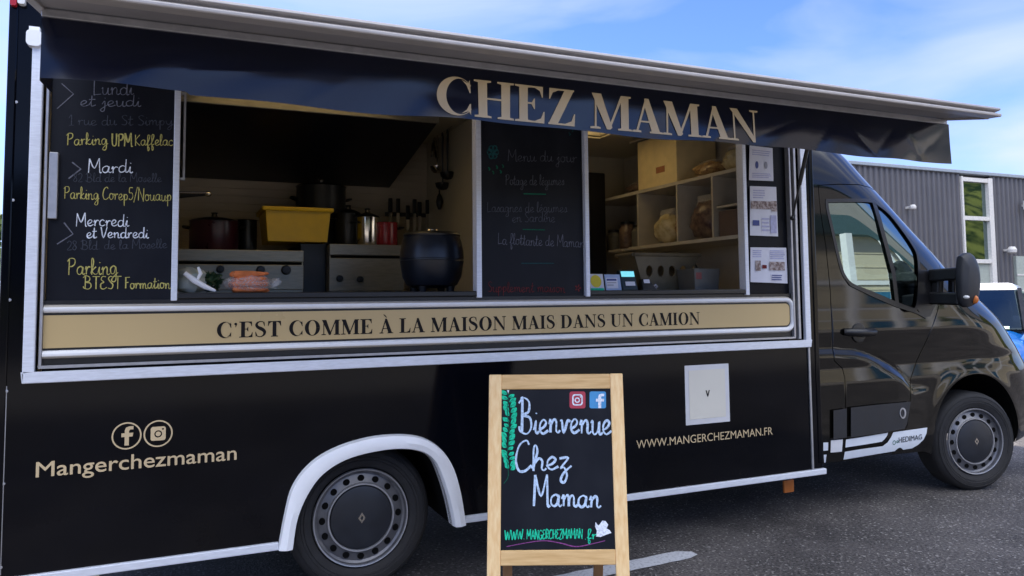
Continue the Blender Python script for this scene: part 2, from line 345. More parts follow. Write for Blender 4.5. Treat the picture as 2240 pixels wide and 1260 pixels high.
    if ch == 'U': return .86, [rect(.10, .30, .30, 1), srf(.2, 1, .38, False), rect(.69, .725, .30, 1), srf(.707, 1, .26, False), ring(.4125, .32, .3125, .335, .20, .285, .49, 180, 360)]
    if ch in "'\u2019": return .26, [circ(.13, .86, .075, 14), [(.20, .88), (.20, .82), (.13, .66), (.09, .64), (.13, .74), (.10, .80)]]
    return .34, []
def serif_text(mb, text, fn, x0, x1, z0, z1, m=0, depth=None, gap=.03, step=None):
    x = 0; pos = []
    for c in text:
        w, g = serif_glyph(c); pos.append((x, g)); x += w + (gap if c != ' ' else 0)
    sx = (x1 - x0) / (x - gap); sz = z1 - z0
    for px, g in pos:
        if g: mb.prism([[(x0 + (px + a) * sx, z0 + b * sz) for a, b in c] for c in g], fn, depth, m, mode='union', sides=False, step=step)
def sans_text(mb, text, fn, x0, x1, z0, z1, m=0, bold=0.0):
    cu = bpy.data.curves.new('t', 'FONT'); cu.body = text; cu.size = 1; cu.resolution_u = 4
    o = bpy.data.objects.new('t', cu); SC.collection.objects.link(o); dg = bpy.context.evaluated_depsgraph_get()
    me = bpy.data.meshes.new_from_object(o.evaluated_get(dg)); xs = [v.co.x for v in me.vertices]
    ch = .73; sx = (x1 - x0) / (max(xs) - min(xs)); mn = min(xs)
    fs = [tuple(p.vertices) for p in me.polygons]
    for i, (dx, dz) in enumerate(((0, 0), (bold, 0), (-bold, 0), (0, bold), (0, -bold)) if bold else ((0, 0),)):
        P = [Vector(fn(x0 + (v.co.x - mn + dx) * sx, z0 + (v.co.y + dz) / ch * (z1 - z0))) for v in me.vertices]
        mb.add([p + Vector((0, -i * .00025, 0)) for p in P], fs, m)
    bpy.data.objects.remove(o); bpy.data.meshes.remove(me); bpy.data.curves.remove(cu)
# ------------------------------------------------------------------ handwriting: single-stroke letters, x-height .5
HW = {
 'a': (.52, [[(.40, .42), (.26, .5), (.08, .38), (.05, .14), (.18, .01), (.33, .12), (.41, .46), (.38, .12), (.46, .01), (.54, .08)]]),
 'b': (.46, [[(.02, .1), (.18, .7), (.16, 1), (.06, .9), (.06, .1), (.2, .0), (.36, .14), (.34, .4), (.2, .46), (.08, .3)], ]),
 'c': (.42, [[(.36, .4), (.24, .5), (.07, .36), (.06, .12), (.2, .0), (.42, .1)]]),
 'd': (.54, [[(.40, .40), (.24, .5), (.06, .34), (.08, .06), (.24, .02), (.38, .2), (.44, .98), (.41, .1), (.48, .01), (.56, .08)]]),
 'e': (.44, [[(.02, .14), (.24, .24), (.34, .4), (.22, .5), (.07, .34), (.08, .1), (.22, .0), (.44, .12)]]),
 'f': (.36, [[(.02, .1), (.2, .5), (.3, .9), (.2, 1.0), (.12, .8), (.12, -.3), (.2, -.42), (.24, -.2), (.14, .02), (.34, .12)], ]),
 'g': (.52, [[(.40, .40), (.24, .5), (.06, .34), (.1, .06), (.28, .06), (.40, .44), (.40, -.3), (.26, -.46), (.12, -.36), (.3, -.1), (.54, .1)]]),
 'h': (.50, [[(.02, .08), (.2, .7), (.16, 1), (.08, .86), (.07, .0), (.1, .26), (.26, .48), (.38, .36), (.36, .08), (.44, .0), (.52, .08)]]),
 'i': (.24, [[(.02, .12), (.12, .46), (.10, .1), (.17, .0), (.26, .08)], [(.13, .70), (.15, .74)]]),
 'j': (.28, [[(.04, .2), (.18, .46), (.16, -.3), (.04, -.44), (-.04, -.3), (.1, -.1), (.28, .1)], [(.18, .70), (.2, .74)]]),
 'k': (.44, [[(.02, .08), (.18, .7), (.14, 1), (.07, .86), (.07, .0)], [(.34, .48), (.1, .22), (.28, .02), (.44, .08)]]),
 'l': (.26, [[(.02, .1), (.2, .7), (.16, 1), (.08, .86), (.08, .1), (.17, .0), (.28, .1)]]),
 'm': (.72, [[(.03, .3), (.1, .48), (.1, .0), (.12, .28), (.26, .48), (.33, .36), (.33, .0), (.35, .28), (.48, .48), (.56, .36), (.56, .08), (.64, .0), (.74, .08)]]),
 'n': (.52, [[(.03, .3), (.1, .48), (.1, .0), (.12, .28), (.28, .48), (.37, .36), (.36, .08), (.44, .0), (.54, .08)]]),
 'o': (.46, [[(.30, .48), (.12, .46), (.05, .2), (.18, .0), (.36, .12), (.36, .38), (.24, .48), (.48, .42)]]),
 'p': (.48, [[(.03, .2), (.12, .48), (.1, -.45), (.1, .2), (.24, .48), (.38, .34), (.32, .06), (.14, .04)], ]),
 'q': (.48, [[(.40, .40), (.24, .5), (.06, .34), (.1, .06), (.28, .06), (.40, .44), (.38, -.46)]]),
 'r': (.38, [[(.03, .3), (.1, .48), (.1, .0), (.12, .26), (.24, .46), (.36, .42)]]),
 's': (.38, [[(.02, .06), (.24, .48), (.3, .2), (.2, .0), (.06, .06)], [(.2, .0), (.40, .1)]]),
 't': (.34, [[(.02, .1), (.16, .5), (.17, .92), (.13, .1), (.22, .0), (.36, .1)], [(.02, .58), (.34, .6)]]),
 'u': (.50, [[(.03, .4), (.08, .48), (.08, .12), (.18, .0), (.32, .14), (.38, .46), (.37, .1), (.44, .0), (.54, .08)]]),
 'v': (.46, [[(.03, .44), (.1, .46), (.18, .02), (.36, .46), (.48, .42)]]),
 'w': (.66, [[(.03, .48), (.14, .02), (.3, .44), (.42, .02), (.58, .48), (.68, .46)]]),
 'y': (.50, [[(.03, .46), (.08, .2), (.2, .06), (.34, .2), (.40, .46), (.38, -.3), (.26, -.46), (.14, -.36), (.3, -.1), (.54, .1)]]),
 'z': (.42, [[(.04, .44), (.34, .46), (.08, .06), (.2, .08), (.3, -.2), (.2, -.42), (.08, -.34), (.2, -.1), (.46, .14)]]),
 'B': (.66, [[(.08, .9), (.16, 1.0), (.14, .04)], [(.0, .86), (.2, 1.02), (.46, .9), (.44, .62), (.18, .52), (.5, .44), (.56, .16), (.36, -.02), (.06, .06), (.02, .2)]]),
 'C': (.58, [[(.5, .86), (.4, 1.0), (.16, .84), (.04, .4), (.14, .04), (.36, .02), (.58, .2)]]),
 'E': (.52, [[(.44, .95), (.2, .98), (.1, .74), (.28, .54), (.08, .4), (.08, .08), (.28, .0), (.5, .14)]]),
 'F': (.50, [[(.06, .98), (.5, 1.0)], [(.14, .98), (.12, .0)], [(.12, .52), (.38, .54)]]),
 'G': (.60, [[(.5, .86), (.36, 1.0), (.1, .74), (.06, .24), (.26, .0), (.48, .12), (.5, .42), (.32, .42)]]),
 'K': (.54, [[(.1, 1), (.1, 0)], [(.48, .98), (.12, .46), (.5, .0)]]),
 'L': (.52, [[(.12, 1), (.1, .06), (.16, .02), (.5, .06)]]),
 'M': (.76, [[(.04, .0), (.1, .96), (.12, .98), (.36, .34), (.6, 1.0), (.64, .98), (.66, .06), (.76, .04)]]),
 'N': (.62, [[(.06, .0), (.1, .98), (.12, .98), (.48, .04), (.5, .04), (.56, 1.0)]]),
 'P': (.56, [[(.12, .94), (.08, .0)], [(.0, .82), (.16, 1.0), (.44, .96), (.46, .68), (.28, .52), (.12, .52)]]),
 'S': (.50, [[(.44, .9), (.26, 1.0), (.1, .82), (.24, .56), (.42, .34), (.32, .04), (.06, .08)]]),
 'T': (.54, [[(.02, .98), (.54, .98)], [(.28, .98), (.26, .0)]]),
 'U': (.56, [[(.08, 1), (.08, .2), (.24, .0), (.42, .16), (.46, 1.0)]]),
 'V': (.52, [[(.04, .98), (.22, .02), (.5, 1.0)]]),
 'W': (.8, [[(.04, .98), (.18, .02), (.38, .8), (.54, .02), (.76, 1)]]),
 'A': (.56, [[(.04, 0), (.28, 1), (.5, 0)], [(.12, .36), (.42, .36)]]),
 'H': (.56, [[(.08, 1), (.08, 0)], [(.46, 1), (.46, 0)], [(.08, .5), (.46, .5)]]),
 'R': (.56, [[(.1, 0), (.1, 1), (.42, .9), (.4, .56), (.12, .5), (.5, 0)]]),
 'Z': (.54, [[(.06, .98), (.48, .98), (.06, .02), (.5, .04)]]),
 '1': (.34, [[(.04, .7), (.22, 1), (.2, .0)], [(.06, .0), (.36, .02)]]),
 '2': (.46, [[(.06, .8), (.22, 1), (.4, .8), (.3, .4), (.06, .02), (.44, .04)]]),
 '5': (.44, [[(.4, .98), (.12, .96), (.1, .58), (.32, .56), (.4, .26), (.22, .0), (.04, .1)]]),
 '7': (.44, [[(.04, .96), (.42, .98), (.16, .0)]]),
 '8': (.44, [[(.36, .86), (.2, 1), (.08, .8), (.36, .3), (.22, .0), (.06, .2), (.34, .7), (.36, .86)]]),
 '.': (.2, [[(.08, .02), (.11, .04)]]), '/': (.4, [[(.04, -.2), (.38, 1.05)]]), "'": (.16, [[(.1, 1.0), (.06, .8)]]), '+': (.44, [[(.06, .4), (.4, .4)], [(.23, .6), (.23, .2)]]),
 '\u00e9': (.44, [[(.02, .14), (.24, .24), (.34, .4), (.22, .5), (.07, .34), (.08, .1), (.22, .0), (.44, .12)], [(.18, .62), (.3, .78)]]), ' ': (.3, []),
}
def stroke(mb, pts, fn, w, m=0, sm=True):
    """a chalk stroke as a flat ribbon: pts in 2D, fn -> 3D"""
    q = smooth_line(pts, 5) if sm else pts
    P = [Vector(fn(a, b)) for a, b in q]; nrm = (Vector(fn(q[0][0] + 5, q[0][1])) - Vector(fn(*q[0]))).cross(Vector(fn(q[0][0], q[0][1] + 5)) - Vector(fn(*q[0]))).normalized()
    if nrm.dot(CAM - P[0]) < 0: nrm = -nrm
    V = []; F = []; n = len(P); ph_ = random.uniform(0, 6); P = [p + nrm * (i * 2e-5) for i, p in enumerate(P)]
    for i, p in enumerate(P):
        t = (P[min(n - 1, i + 1)] - P[max(0, i - 1)])
        if t.length < 1e-7: t = Vector((1, 0, 0))
        sd_ = t.normalized().cross(nrm) * (w / 2 * (.92 + .22 * math.sin(i * .21 + ph_) + random.uniform(-.10, .10))); V += [p + sd_, p - sd_]
    for i in range(n - 1): F.append((2 * i, 2 * i + 1, 2 * i + 3, 2 * i + 2))
    mb.add(V, F, m)
LAY = [0]
def hand(mb, text, fn, x0, x1, base, h, w, m=0, slope=0.0, lc=1.0):
    """text in picture-like 2D units (y down), fitted between x0 and x1; each stroke lies a hair proud of the last"""
    tot = sum(HW[c][0] for c in text); sx = (x1 - x0) / tot; x = 0
    for c in text:
        cw, st = HW[c]; jy = random.uniform(-.03, .03)
        for s_ in st:
            LAY[0] = (LAY[0] + 1) % 9; dz = LAY[0]
            stroke(mb, [(x0 + (x + a) * sx, base - (b * (lc if c.islower() and b > 0 else 1) + jy) * h + slope * (x0 + (x + a) * sx - x0)) for a, b in s_], lambda u, v: fn(u, v, dz), w, m)
        x += cw
# ================================================================== SETTING
asph = bpy.data.materials.new('asphalt'); asph.use_nodes = True
def asphalt(m, c1, c2, c3):
    t = m.node_tree; t.nodes.clear(); k = t.links.new
    o = N(t, 'ShaderNodeOutputMaterial'); b = N(t, 'ShaderNodeBsdfPrincipled'); k(b.outputs[0], o.inputs[0]); b.inputs['Roughness'].default_value = .85
    c = N(t, 'ShaderNodeTexCoord')
    n1 = N(t, 'ShaderNodeTexNoise'); n1.inputs['Scale'].default_value = 1.7; n1.inputs['Detail'].default_value = 5; k(c.outputs['Object'], n1.inputs['Vector'])
    v = N(t, 'ShaderNodeTexVoronoi'); v.inputs['Scale'].default_value = 95; k(c.outputs['Object'], v.inputs['Vector'])
    n2 = N(t, 'ShaderNodeTexNoise'); n2.inputs['Scale'].default_value = 60; n2.inputs['Detail'].default_value = 4; n2.inputs['Roughness'].default_value = .65; k(c.outputs['Object'], n2.inputs['Vector'])
    r1 = N(t, 'ShaderNodeValToRGB'); r1.color_ramp.elements[0].position = .38; r1.color_ramp.elements[1].position = .64; r1.color_ramp.elements[0].color = (*c1, 1); r1.color_ramp.elements[1].color = (*c2, 1)
    mxn = N(t, 'ShaderNodeMath', operation='MULTIPLY_ADD'); mxn.inputs[1].default_value = .74; k(n2.outputs['Fac'], mxn.inputs[0])
    m2 = N(t, 'ShaderNodeMath', operation='MULTIPLY'); m2.inputs[1].default_value = .26; k(n1.outputs['Fac'], m2.inputs[0]); k(m2.outputs[0], mxn.inputs[2]); k(mxn.outputs[0], r1.inputs[0])
    vc = N(t, 'ShaderNodeSeparateColor'); k(v.outputs['Color'], vc.inputs[0])
    r2 = N(t, 'ShaderNodeValToRGB'); r2.color_ramp.elements[0].position = .93; r2.color_ramp.elements[1].position = 1.0; k(vc.outputs[0], r2.inputs[0])
    mi = N(t, 'ShaderNodeMix', data_type='RGBA'); mi.inputs[7].default_value = (*c3, 1); k(r2.outputs[0], mi.inputs[0]); k(r1.outputs[0], mi.inputs[6])
    n3 = N(t, 'ShaderNodeTexNoise'); n3.inputs['Scale'].default_value = .9; n3.inputs['Detail'].default_value = 6; n3.inputs['Roughness'].default_value = .65; n3.inputs['Distortion'].default_value = .6; k(c.outputs['Object'], n3.inputs['Vector'])
    r3 = N(t, 'ShaderNodeValToRGB'); r3.color_ramp.elements[0].position = .36; r3.color_ramp.elements[1].position = .58; r3.color_ramp.elements[0].color = (.50, .49, .50, 1); r3.color_ramp.elements[1].color = (1, 1, 1, 1); k(n3.outputs['Fac'], r3.inputs[0])
    ms = N(t, 'ShaderNodeMix', data_type='RGBA', blend_type='MULTIPLY'); ms.inputs[0].default_value = 1; k(mi.outputs[2], ms.inputs[6]); k(r3.outputs[0], ms.inputs[7]); k(ms.outputs[2], b.inputs['Base Color'])
    bp_ = N(t, 'ShaderNodeBump'); bp_.inputs['Strength'].default_value = .7; bp_.inputs['Distance'].default_value = .006
    ad = N(t, 'ShaderNodeMath', operation='ADD'); k(v.outputs['Distance'], ad.inputs[0]); k(n2.outputs['Fac'], ad.inputs[1]); k(ad.outputs[0], bp_.inputs['Height']); k(bp_.outputs[0], b.inputs['Normal'])
asphalt(asph, (0.019, 0.017, 0.0165), (0.160, 0.143, 0.136), (0.34, 0.32, 0.30))
K['added_bounce_slab'] = M('pale_bounce_slab', (0.30, 0.275, 0.24), .85, var=.1, vs=.8, bump=.2, bs=30)
MB().box(-14, 70, -15.2, -7.4, -.2, .05).build('added_bounce_slab', 'added_bounce_slab', kind='structure', origin=(0, -11, 0))  # unseen pale slab added to bounce sunlight onto the truck side
g = MB(); g.add([(-500, -500, 0), (700, -500, 0), (700, 600, 0), (-500, 600, 0)], [(0, 1, 2, 3)])
g.build('ground', asph, origin=(0, 0, 0), kind='structure')
# parking bay line behind the sandwich board, worn at the edges
K['roadpaint'] = M('worn_road_paint', (0.30, 0.30, 0.33), .7, var=.2, vs=60, col2=(0.62, 0.63, 0.66), lo=.25, hi=.5)
ln = []; p0 = at_ground(1517, 1210); p1 = at_ground(1382, 1238); d = (p1 - p0).normalized(); nrm = Vector((-d.y, d.x, 0))
for i in range(40):
    ln.append(p0 + d * (i * .07) + nrm * (.062 + random.uniform(-.004, .004)) * (1 if i else .55))
lo_ = [p0 + d * (i * .07) - nrm * (.062 + random.uniform(-.004, .004)) * (1 if i else .25) for i in range(40)]
allp = [(p.x, p.y) for p in ln + lo_[::-1]]
MB().prism([allp], lambda u, v: (u, v, .004), None).build('parking_line', 'roadpaint', kind='structure')
# loose grit on the tarmac
K['grit'] = M('pale_grit', (0.16, 0.15, 0.14), .8, vs=40, col2=(0.42, 0.40, 0.38), lo=.3, hi=.7)
gm = MB(); rg = random.Random(12)
for _ in range(1500):
    x, y = rg.uniform(.9, 6.5), rg.uniform(-1.5, 1.2); e_ = rg.uniform(.002, .0055) * (1.5 if rg.random() < .06 else 1)
    P = [Vector((x, y, .0)) + Vector((rg.uniform(.6, 1) * e_ * math.cos(a), rg.uniform(.6, 1) * e_ * math.sin(a), 0)) for a in (0, 1.6, 3.1, 4.7)] + [Vector((x, y, e_ * rg.uniform(.7, 1.2)))]
    gm.add(P, [(0, 1, 4), (1, 2, 4), (2, 3, 4), (3, 0, 4)])
gm.build('loose_grit', 'grit', kind='stuff', fix=False)
# wooded hill behind the photographer (seen only in the reflections)
K['hill'] = M('wooded_hillside', (0.010, 0.022, 0.008), .95, vs=.30, col2=(0.13, 0.135, 0.036), lo=.42, hi=.60, spec=.1, bump=1.0, bs=.5)
hl = MB(); V = []; F = []; nx_, ny_ = 90, 16
for i in range(nx_):
    for j in range(ny_):
        x = -150 + i * 5.0; q = j / (ny_ - 1); y = -42 - 55 * q
        z = (6 + 58 / (1 + math.exp(-(x - 105) / 14))) * (math.sin(q * math.pi * .5) ** 1.0) * (.75 + .22 * math.sin(x * .021 + 1) + .10 * math.sin(x * .067)) + random.uniform(-.8, .8) * (q > .05) * 1.6 - .3
        V.append((x, y, z))
for i in range(nx_ - 1):
    for j in range(ny_ - 1): F.append((i * ny_ + j, (i + 1) * ny_ + j, (i + 1) * ny_ + j + 1, i * ny_ + j + 1))
hl.add(V, F, 0, True); hl.build('hill', 'hill', kind='structure')
# ------------------------------------------------------------------ grey corrugated building beyond the truck
K['clad'] = M('grey_corrugated_cladding', (0.15, 0.142, 0.148), .45, var=.06, vs=.6, metal=.25)
K['coping'] = M('pale_roof_coping', (0.36, 0.40, 0.44), .5)
K['frame'] = M('cream_window_frame', (0.78, 0.74, 0.68), .5)
K['palepanel'] = M('pale_spandrel_panel', (0.42, 0.46, 0.40), .5)
BY = 18.0; bx0, bx1, bz = 8.0, 62.0, 6.42
bl = top('grey_building', (35, BY, 0), 'grey corrugated metal building with flat roof and tall window beyond the truck', 'building')
def clad(x0, x1, z0, z1):
    mb = MB(); pit = .30; n = int((x1 - x0) / pit); pit = (x1 - x0) / n; prof = []
    for i in range(n):
        x = x0 + i * pit; prof += [(x, 0), (x + pit * .42, 0), (x + pit * .55, -.07), (x + pit * .87, -.07)]
    prof.append((x1, 0)); V = []; F = []
    for x, y in prof: V += [(x, BY + y, z0), (x, BY + y, z1)]
    for i in range(len(prof) - 1): F.append((2 * i, 2 * i + 2, 2 * i + 3, 2 * i + 1))
    return mb.add(V, F)
wx0, wx1 = 29.3, 31.28
w_ = clad(bx0, wx0, 0, bz); c2_ = clad(wx1, bx1, 0, bz); w_.add(c2_.v, c2_.f); w_.box(bx0, bx1, BY + .15, BY + 14, 0, bz - .05)
w_.build('wall', 'clad', bl)
MB().box(bx0 - .1, bx1 + .1, BY - .16, BY + 14.2, bz, bz + .14).build('roof_coping', 'coping', bl, bevel=.02)
wf = MB(); wf.box(wx0, wx0 + .10, BY - .14, BY + .1, 0, bz - .12).box(wx1 - .28, wx1, BY - .14, BY + .1, 0, bz - .12)
for z in (.9, 2.62, 4.45, bz - .32): wf.box(wx0 + .10, wx1 - .28, BY - .12, BY + .1, z, z + .17)
win = wf.build('window', 'frame', bl)
MB().box(wx0 + .1, wx1 - .28, BY + .02, BY + .05, 2.79, 4.45).box(wx0 + .1, wx1 - .28, BY + .02, BY + .05, 4.62, bz - .32).build('pane', 'bglass', win)
MB().box(wx0 + .1, wx1 - .28, BY + .0, BY + .05, 1.07, 2.62).build('spandrel', 'palepanel', win)
dd = MB(); dd.box(32.6, 36.5, BY - .13, BY + .1, 0, 2.95); dr = dd.build('door', 'palepanel', bl)
db = MB()
for z in (.7, 1.4, 2.1): db.box(32.6, 36.5, BY - .15, BY - .132, z, z + .06)
db.build('door_rail', 'frame', dr)
def wall_lamp(x, z, r, lab, sq):
    o = top('wall_lamp', (x, BY - .08, z), lab, 'wall lamp', 'lamps fixed to the grey cladding')
    m1 = MB(); m1.bar((x, BY, z), (x, BY - .26, z), .09, .09); m1.build('bracket', 'frame', o)
    m2 = MB()
    if sq: m2.box(x - r, x + r, BY - .52, BY - .22, z - r, z + r)
    else: m2.lathe([(.0, r * .8), (r * .6, r * .72), (r, r * .1), (r * .9, -r * .55), (r * .5, -r * .8), (0, -r * .85)], (x, BY - .36, z), n=16)
    m2.build('lamp_shade', 'frame', o, bevel=.02 if sq else 0)
wall_lamp(26.03, 4.83, .13, 'small round cream lamp on the grey wall just above the cab windscreen', False)
wall_lamp(33.3, 5.2, .20, 'square cream lamp high on the grey wall near the roof', True)
wall_lamp(32.0, 3.2, .19, 'round cream lamp on the grey wall between the tall window and the pale door', False)
# ------------------------------------------------------------------ cream building, canopy and hedge behind the photographer (only reflected)
K['render'] = M('cream_boarding', (0.62, 0.56, 0.42), .7, var=.05, vs=1.0)
K['bluedoor'] = M('blue_shutter', (0.03, 0.16, 0.30), .5)
K['roofgrey'] = M('teal_grey_roof', (0.10, 0.18, 0.20), .6)
cb = top('cream_building', (30, -15, 0), 'low cream boarded hall with white posts and blue shutters facing the truck', 'building')
m_ = MB(); m_.box(17.6, 60, -21, -15, 0, 4.7)
for z in np.arange(.6, 4.6, .5): m_.box(17.6, 60, -15, -14.975, z, z + .035)
m_.build('wall', 'render', cb)
MB().hexa([(17.3, -21.2, 4.7), (60.3, -21.2, 4.7), (60.3, -14.6, 4.7), (17.3, -14.6, 4.7), (17.3, -21.2, 6.2), (60.3, -21.2, 6.2), (60.3, -14.4, 5.3), (17.3, -14.4, 5.3)]).build('roof', 'roofgrey', cb)
for i, x in enumerate((16.6, 18.35, 19.75, 21.9, 24.6, 28)):
    MB().box(x - .12, x + .12, -12.15, -11.93, 0, 4.2).build('post', 'white', cb)
MB().box(17.6, 60, -14.97, -14.93, 2.85, 3.05).build('white_band', 'white', cb)
for x0, x1 in ((20.4, 22.6), (24.5, 26.5), (30, 33)): MB().box(x0, x1, -14.96, -14.9, 0, 2.5).build('shutter', 'bluedoor', cb)
K['taupe'] = M('taupe_rendered_wall', (0.34, 0.31, 0.29), .8, var=.05, vs=.5)
tb_ = top('taupe_block', (45, -30, 0), 'taller taupe flat roofed block standing behind the cream hall', 'building')
m_ = MB(); m_.box(25.5, 66, -36, -24, 0, 12); m_.build('wall', 'taupe', tb_); MB().box(25.2, 66.3, -36.3, -23.7, 12, 12.4).build('roof_edge', 'roofgrey', tb_)
K['leafdark'] = M('dark_hedge_leaves', (0.012, 0.030, 0.010), .7, vs=3, col2=(0.05, 0.085, 0.025))
K['leaf'] = M('sunlit_leaves', (0.05, 0.10, 0.012), .6, vs=2.2, col2=(0.17, 0.22, 0.03))
K['bark'] = M('grey_bark', (0.10, 0.08, 0.06), .9, vs=20, stretch=(3, 3, .6), bump=.4, bs=40)
def leaves(mb, cen, rad, n, size, m=0):
    for _ in range(n):
        u = Vector((random.gauss(0, 1), random.gauss(0, 1), random.gauss(0, 1))).normalized() * (random.random() ** .4)
        p = Vector(cen) + Vector((u.x * rad[0], u.y * rad[1], u.z * rad[2])); s = size * random.uniform(.6, 1.3)
        a = Vector((random.gauss(0, 1), random.gauss(0, 1), random.gauss(0, .6))).normalized(); b = a.orthogonal().normalized()
        mb.add([p - a * s, p + b * s * .5, p + a * s, p - b * s * .5], [(0, 1, 2, 3)], m)
def tree(x, y, h, r, lab, nclump=26, nl=130, mat='leaf', group=None, size=.16):
    o = top('tree', (x, y, 0), lab, 'tree', group)
    t = MB(); t.tube([(x, y, 0), (x + .05, y, h * .3), (x - .05, y + .05, h * .55), (x, y, h * .8)], [.16, .13, .09, .03], 8)
    for k in range(7):
        a = random.uniform(0, 6.28); z = h * random.uniform(.3, .6)
        t.tube([(x, y, z), (x + math.cos(a) * r * .4, y + math.sin(a) * r * .4, z + h * .12), (x + math.cos(a) * r * .8, y + math.sin(a) * r * .8, z + h * .22)], [.07, .045, .015], 6)
    t.build('trunk', 'bark', o)
    c = MB()
    for k in range(nclump):
        a = random.uniform(0, 6.28); q = random.random() ** .5 * r; z = h * random.uniform(.34, .92)
        q *= math.sin(math.pi * min(1, max(.12, (z / h - .22) / .78)) ** .8)
        leaves(c, (x + math.cos(a) * q, y + math.sin(a) * q, z), (r * .34, r * .34, h * .10), nl, size)
    c.build('crown', mat, o, fix=False)
tree(-6.9, 21.5, 4.9, 1.9, 'yellow green tree behind the rear corner of the food truck', 34, 170)
bs = top('bush', (20.9, -12.9, .05), 'rounded green bush beside a white canopy post of the cream hall', 'bush'); m_ = MB(); leaves(m_, (21.0, -12.9, 2.3), (.5, .45, .75), 500, .12); m_.build('foliage', 'leaf', bs, fix=False)
m_ = MB(); m_.tube([(20.9, -12.9, 0), (21.0, -12.9, 2.4)], .05, 6); m_.build('stem', 'bark', bs)
for i, (x, y, h, r) in enumerate(((-9, -17, 3.8, 2.2), (-4.5, -18, 4.4, 2.4), (0.5, -17.5, 3.9, 2.2))):
    tree(x, y, h, r, ['broad dark tree at the far end of the row behind the car park', 'tallest dark tree in the row behind the car park', 'dark tree nearest the cream hall'][i], 30, 110, 'leafdark', 'trees behind the car park', .26)

# ================================================================== FOOD TRUCK
ft = top('food_truck', (1.2, 1.07, 0), 'black food truck with raised serving hatch, gold lettering and silver trim', 'food truck')
XR, XF = -1.467, 2.815; ZR = 2.655; YB = 2.15
def yy(Y): return lambda u, v: (u, Y, v)
# --- side wall with the serving opening and the rear wheel notch
arch_out = [(-.401, .285), (-.373, .443), (-.339, .56), (-.259, .654), (-.136, .715), (.035, .747), (.213, .737), (.327, .686), (.409, .591), (.455, .454), (.483, .285)]
arch_in = [(-.334, .283), (-.313, .416), (-.258, .531), (-.187, .606), (-.072, .657), (.101, .677), (.235, .661), (.315, .61), (.362, .508), (.396, .395), (.419, .283)]
ao = smooth_line(arch_out, 5); ai = smooth_line(arch_in, 5)
OX0, OX1, OZ0, OZ1 = -1.342, 2.70, 1.107, 2.43
side = [(XR, .31)] + ai + [(XF, .33), (XF, ZR), (XR, ZR)]
sw = MB(); sw.prism([side, rect(OX0, OX1, OZ0, OZ1)], yy(0), (0, .04, 0))
sw.box(XR, XF, YB - .04, YB, .31, ZR); sw.box(XR, XR + .04, .04, YB - .04, .31, ZR)
sw.box(XF - .04, XF, .04, YB - .04, .75, ZR)
# roof with holes for added translucent panels that brighten the interior
SX0, SX1, SY0, SY1 = 1.30, 2.10, .60, 1.40
TX0, TX1, TY0, TY1 = -.75, .35, .22, .80
sw.prism([rect(XR, XF, 0, YB), rect(SX0, SX1, SY0, SY1), rect(TX0, TX1, TY0, TY1)], lambda u, v: (u, v, ZR + .001), (0, 0, .05))
sw.build('box_body', 'paint', ft)
K['opal'] = bpy.data.materials.new('opal_added_panel'); K['opal'].use_nodes = True; t = K['opal'].node_tree; t.nodes.clear()
o_ = N(t, 'ShaderNodeOutputMaterial'); tl = N(t, 'ShaderNodeBsdfTranslucent'); tl.inputs[0].default_value = (.66, .56, .37, 1); t.links.new(tl.outputs[0], o_.inputs[0])
MB().prism([rect(TX0 - .03, TX1 + .03, TY0 - .03, TY1 + .03)], lambda u, v: (u, v, ZR + .055), (0, 0, .006)).build('added_roof_light', 'opal', ft)
MB().prism([rect(SX0 - .03, SX1 + .03, SY0 - .03, SY1 + .03)], lambda u, v: (u, v, ZR + .055), (0, 0, .006)).build('added_roof_light', 'opal', ft)
for x in (XR, XF):
    cn = MB(); cn.box(x - .006 if x < 0 else x - .028, x + .028 if x < 0 else x + .006, -.006, .03, .36, ZR + .05)
    cn.build('corner_trim', 'paint', ft, bevel=.006)
# interior lining
il = MB(); il.box(XR + .045, XF - .05, .10, YB - .05, .72, .75)
il.prism([rect(XR + .045, XF - .05, .045, YB - .045), rect(SX0, SX1, SY0, SY1), rect(TX0, TX1, TY0, TY1)], lambda u, v: (u, v, ZR - .06), (0, 0, .02))
il.box(XF - .07, XF - .045, .045, YB - .045, .75, ZR - .06); il.box(XR + .045, XR + .07, .045, YB - .045, .75, ZR - .06)
il.box(.965, XF - .07, YB - .075, YB - .045, .75, ZR - .06)
for X0, X1, Y0, Y1_ in ((SX0, SX1, SY0, SY1), (TX0, TX1, TY0, TY1)):
    for (x0, x1) in ((X0 - .02, X0), (X1, X1 + .02)): il.box(x0, x1, Y0, Y1_, ZR - .05, ZR)
    for (y0, y1) in ((Y0 - .02, Y0), (Y1_, Y1_ + .02)): il.box(X0, X1, y0, y1, ZR - .05, ZR)
il.build('interior_lining', 'cream', ft)
rb = MB(); x0, x1 = XR + .07, .965
zz = .75; V = []; F = []
while zz < ZR - .06:
    V += [(x0, YB - .07, zz), (x1, YB - .07, zz), (x0, YB - .0675, zz + .006), (x1, YB - .0675, zz + .006)]; zz += .055
    V += [(x0, YB - .0675, zz - .006), (x1, YB - .0675, zz - .006)]
for i in range(len(V) // 2 - 1): F.append((2 * i, 2 * i + 1, 2 * i + 3, 2 * i + 2))
rb.add(V, F); rb.build('ribbed_back_wall', 'tile', ft)
MB().box(.935, .965, 1.02, YB - .062, .75, ZR - .07).build('partition', 'cream', ft)
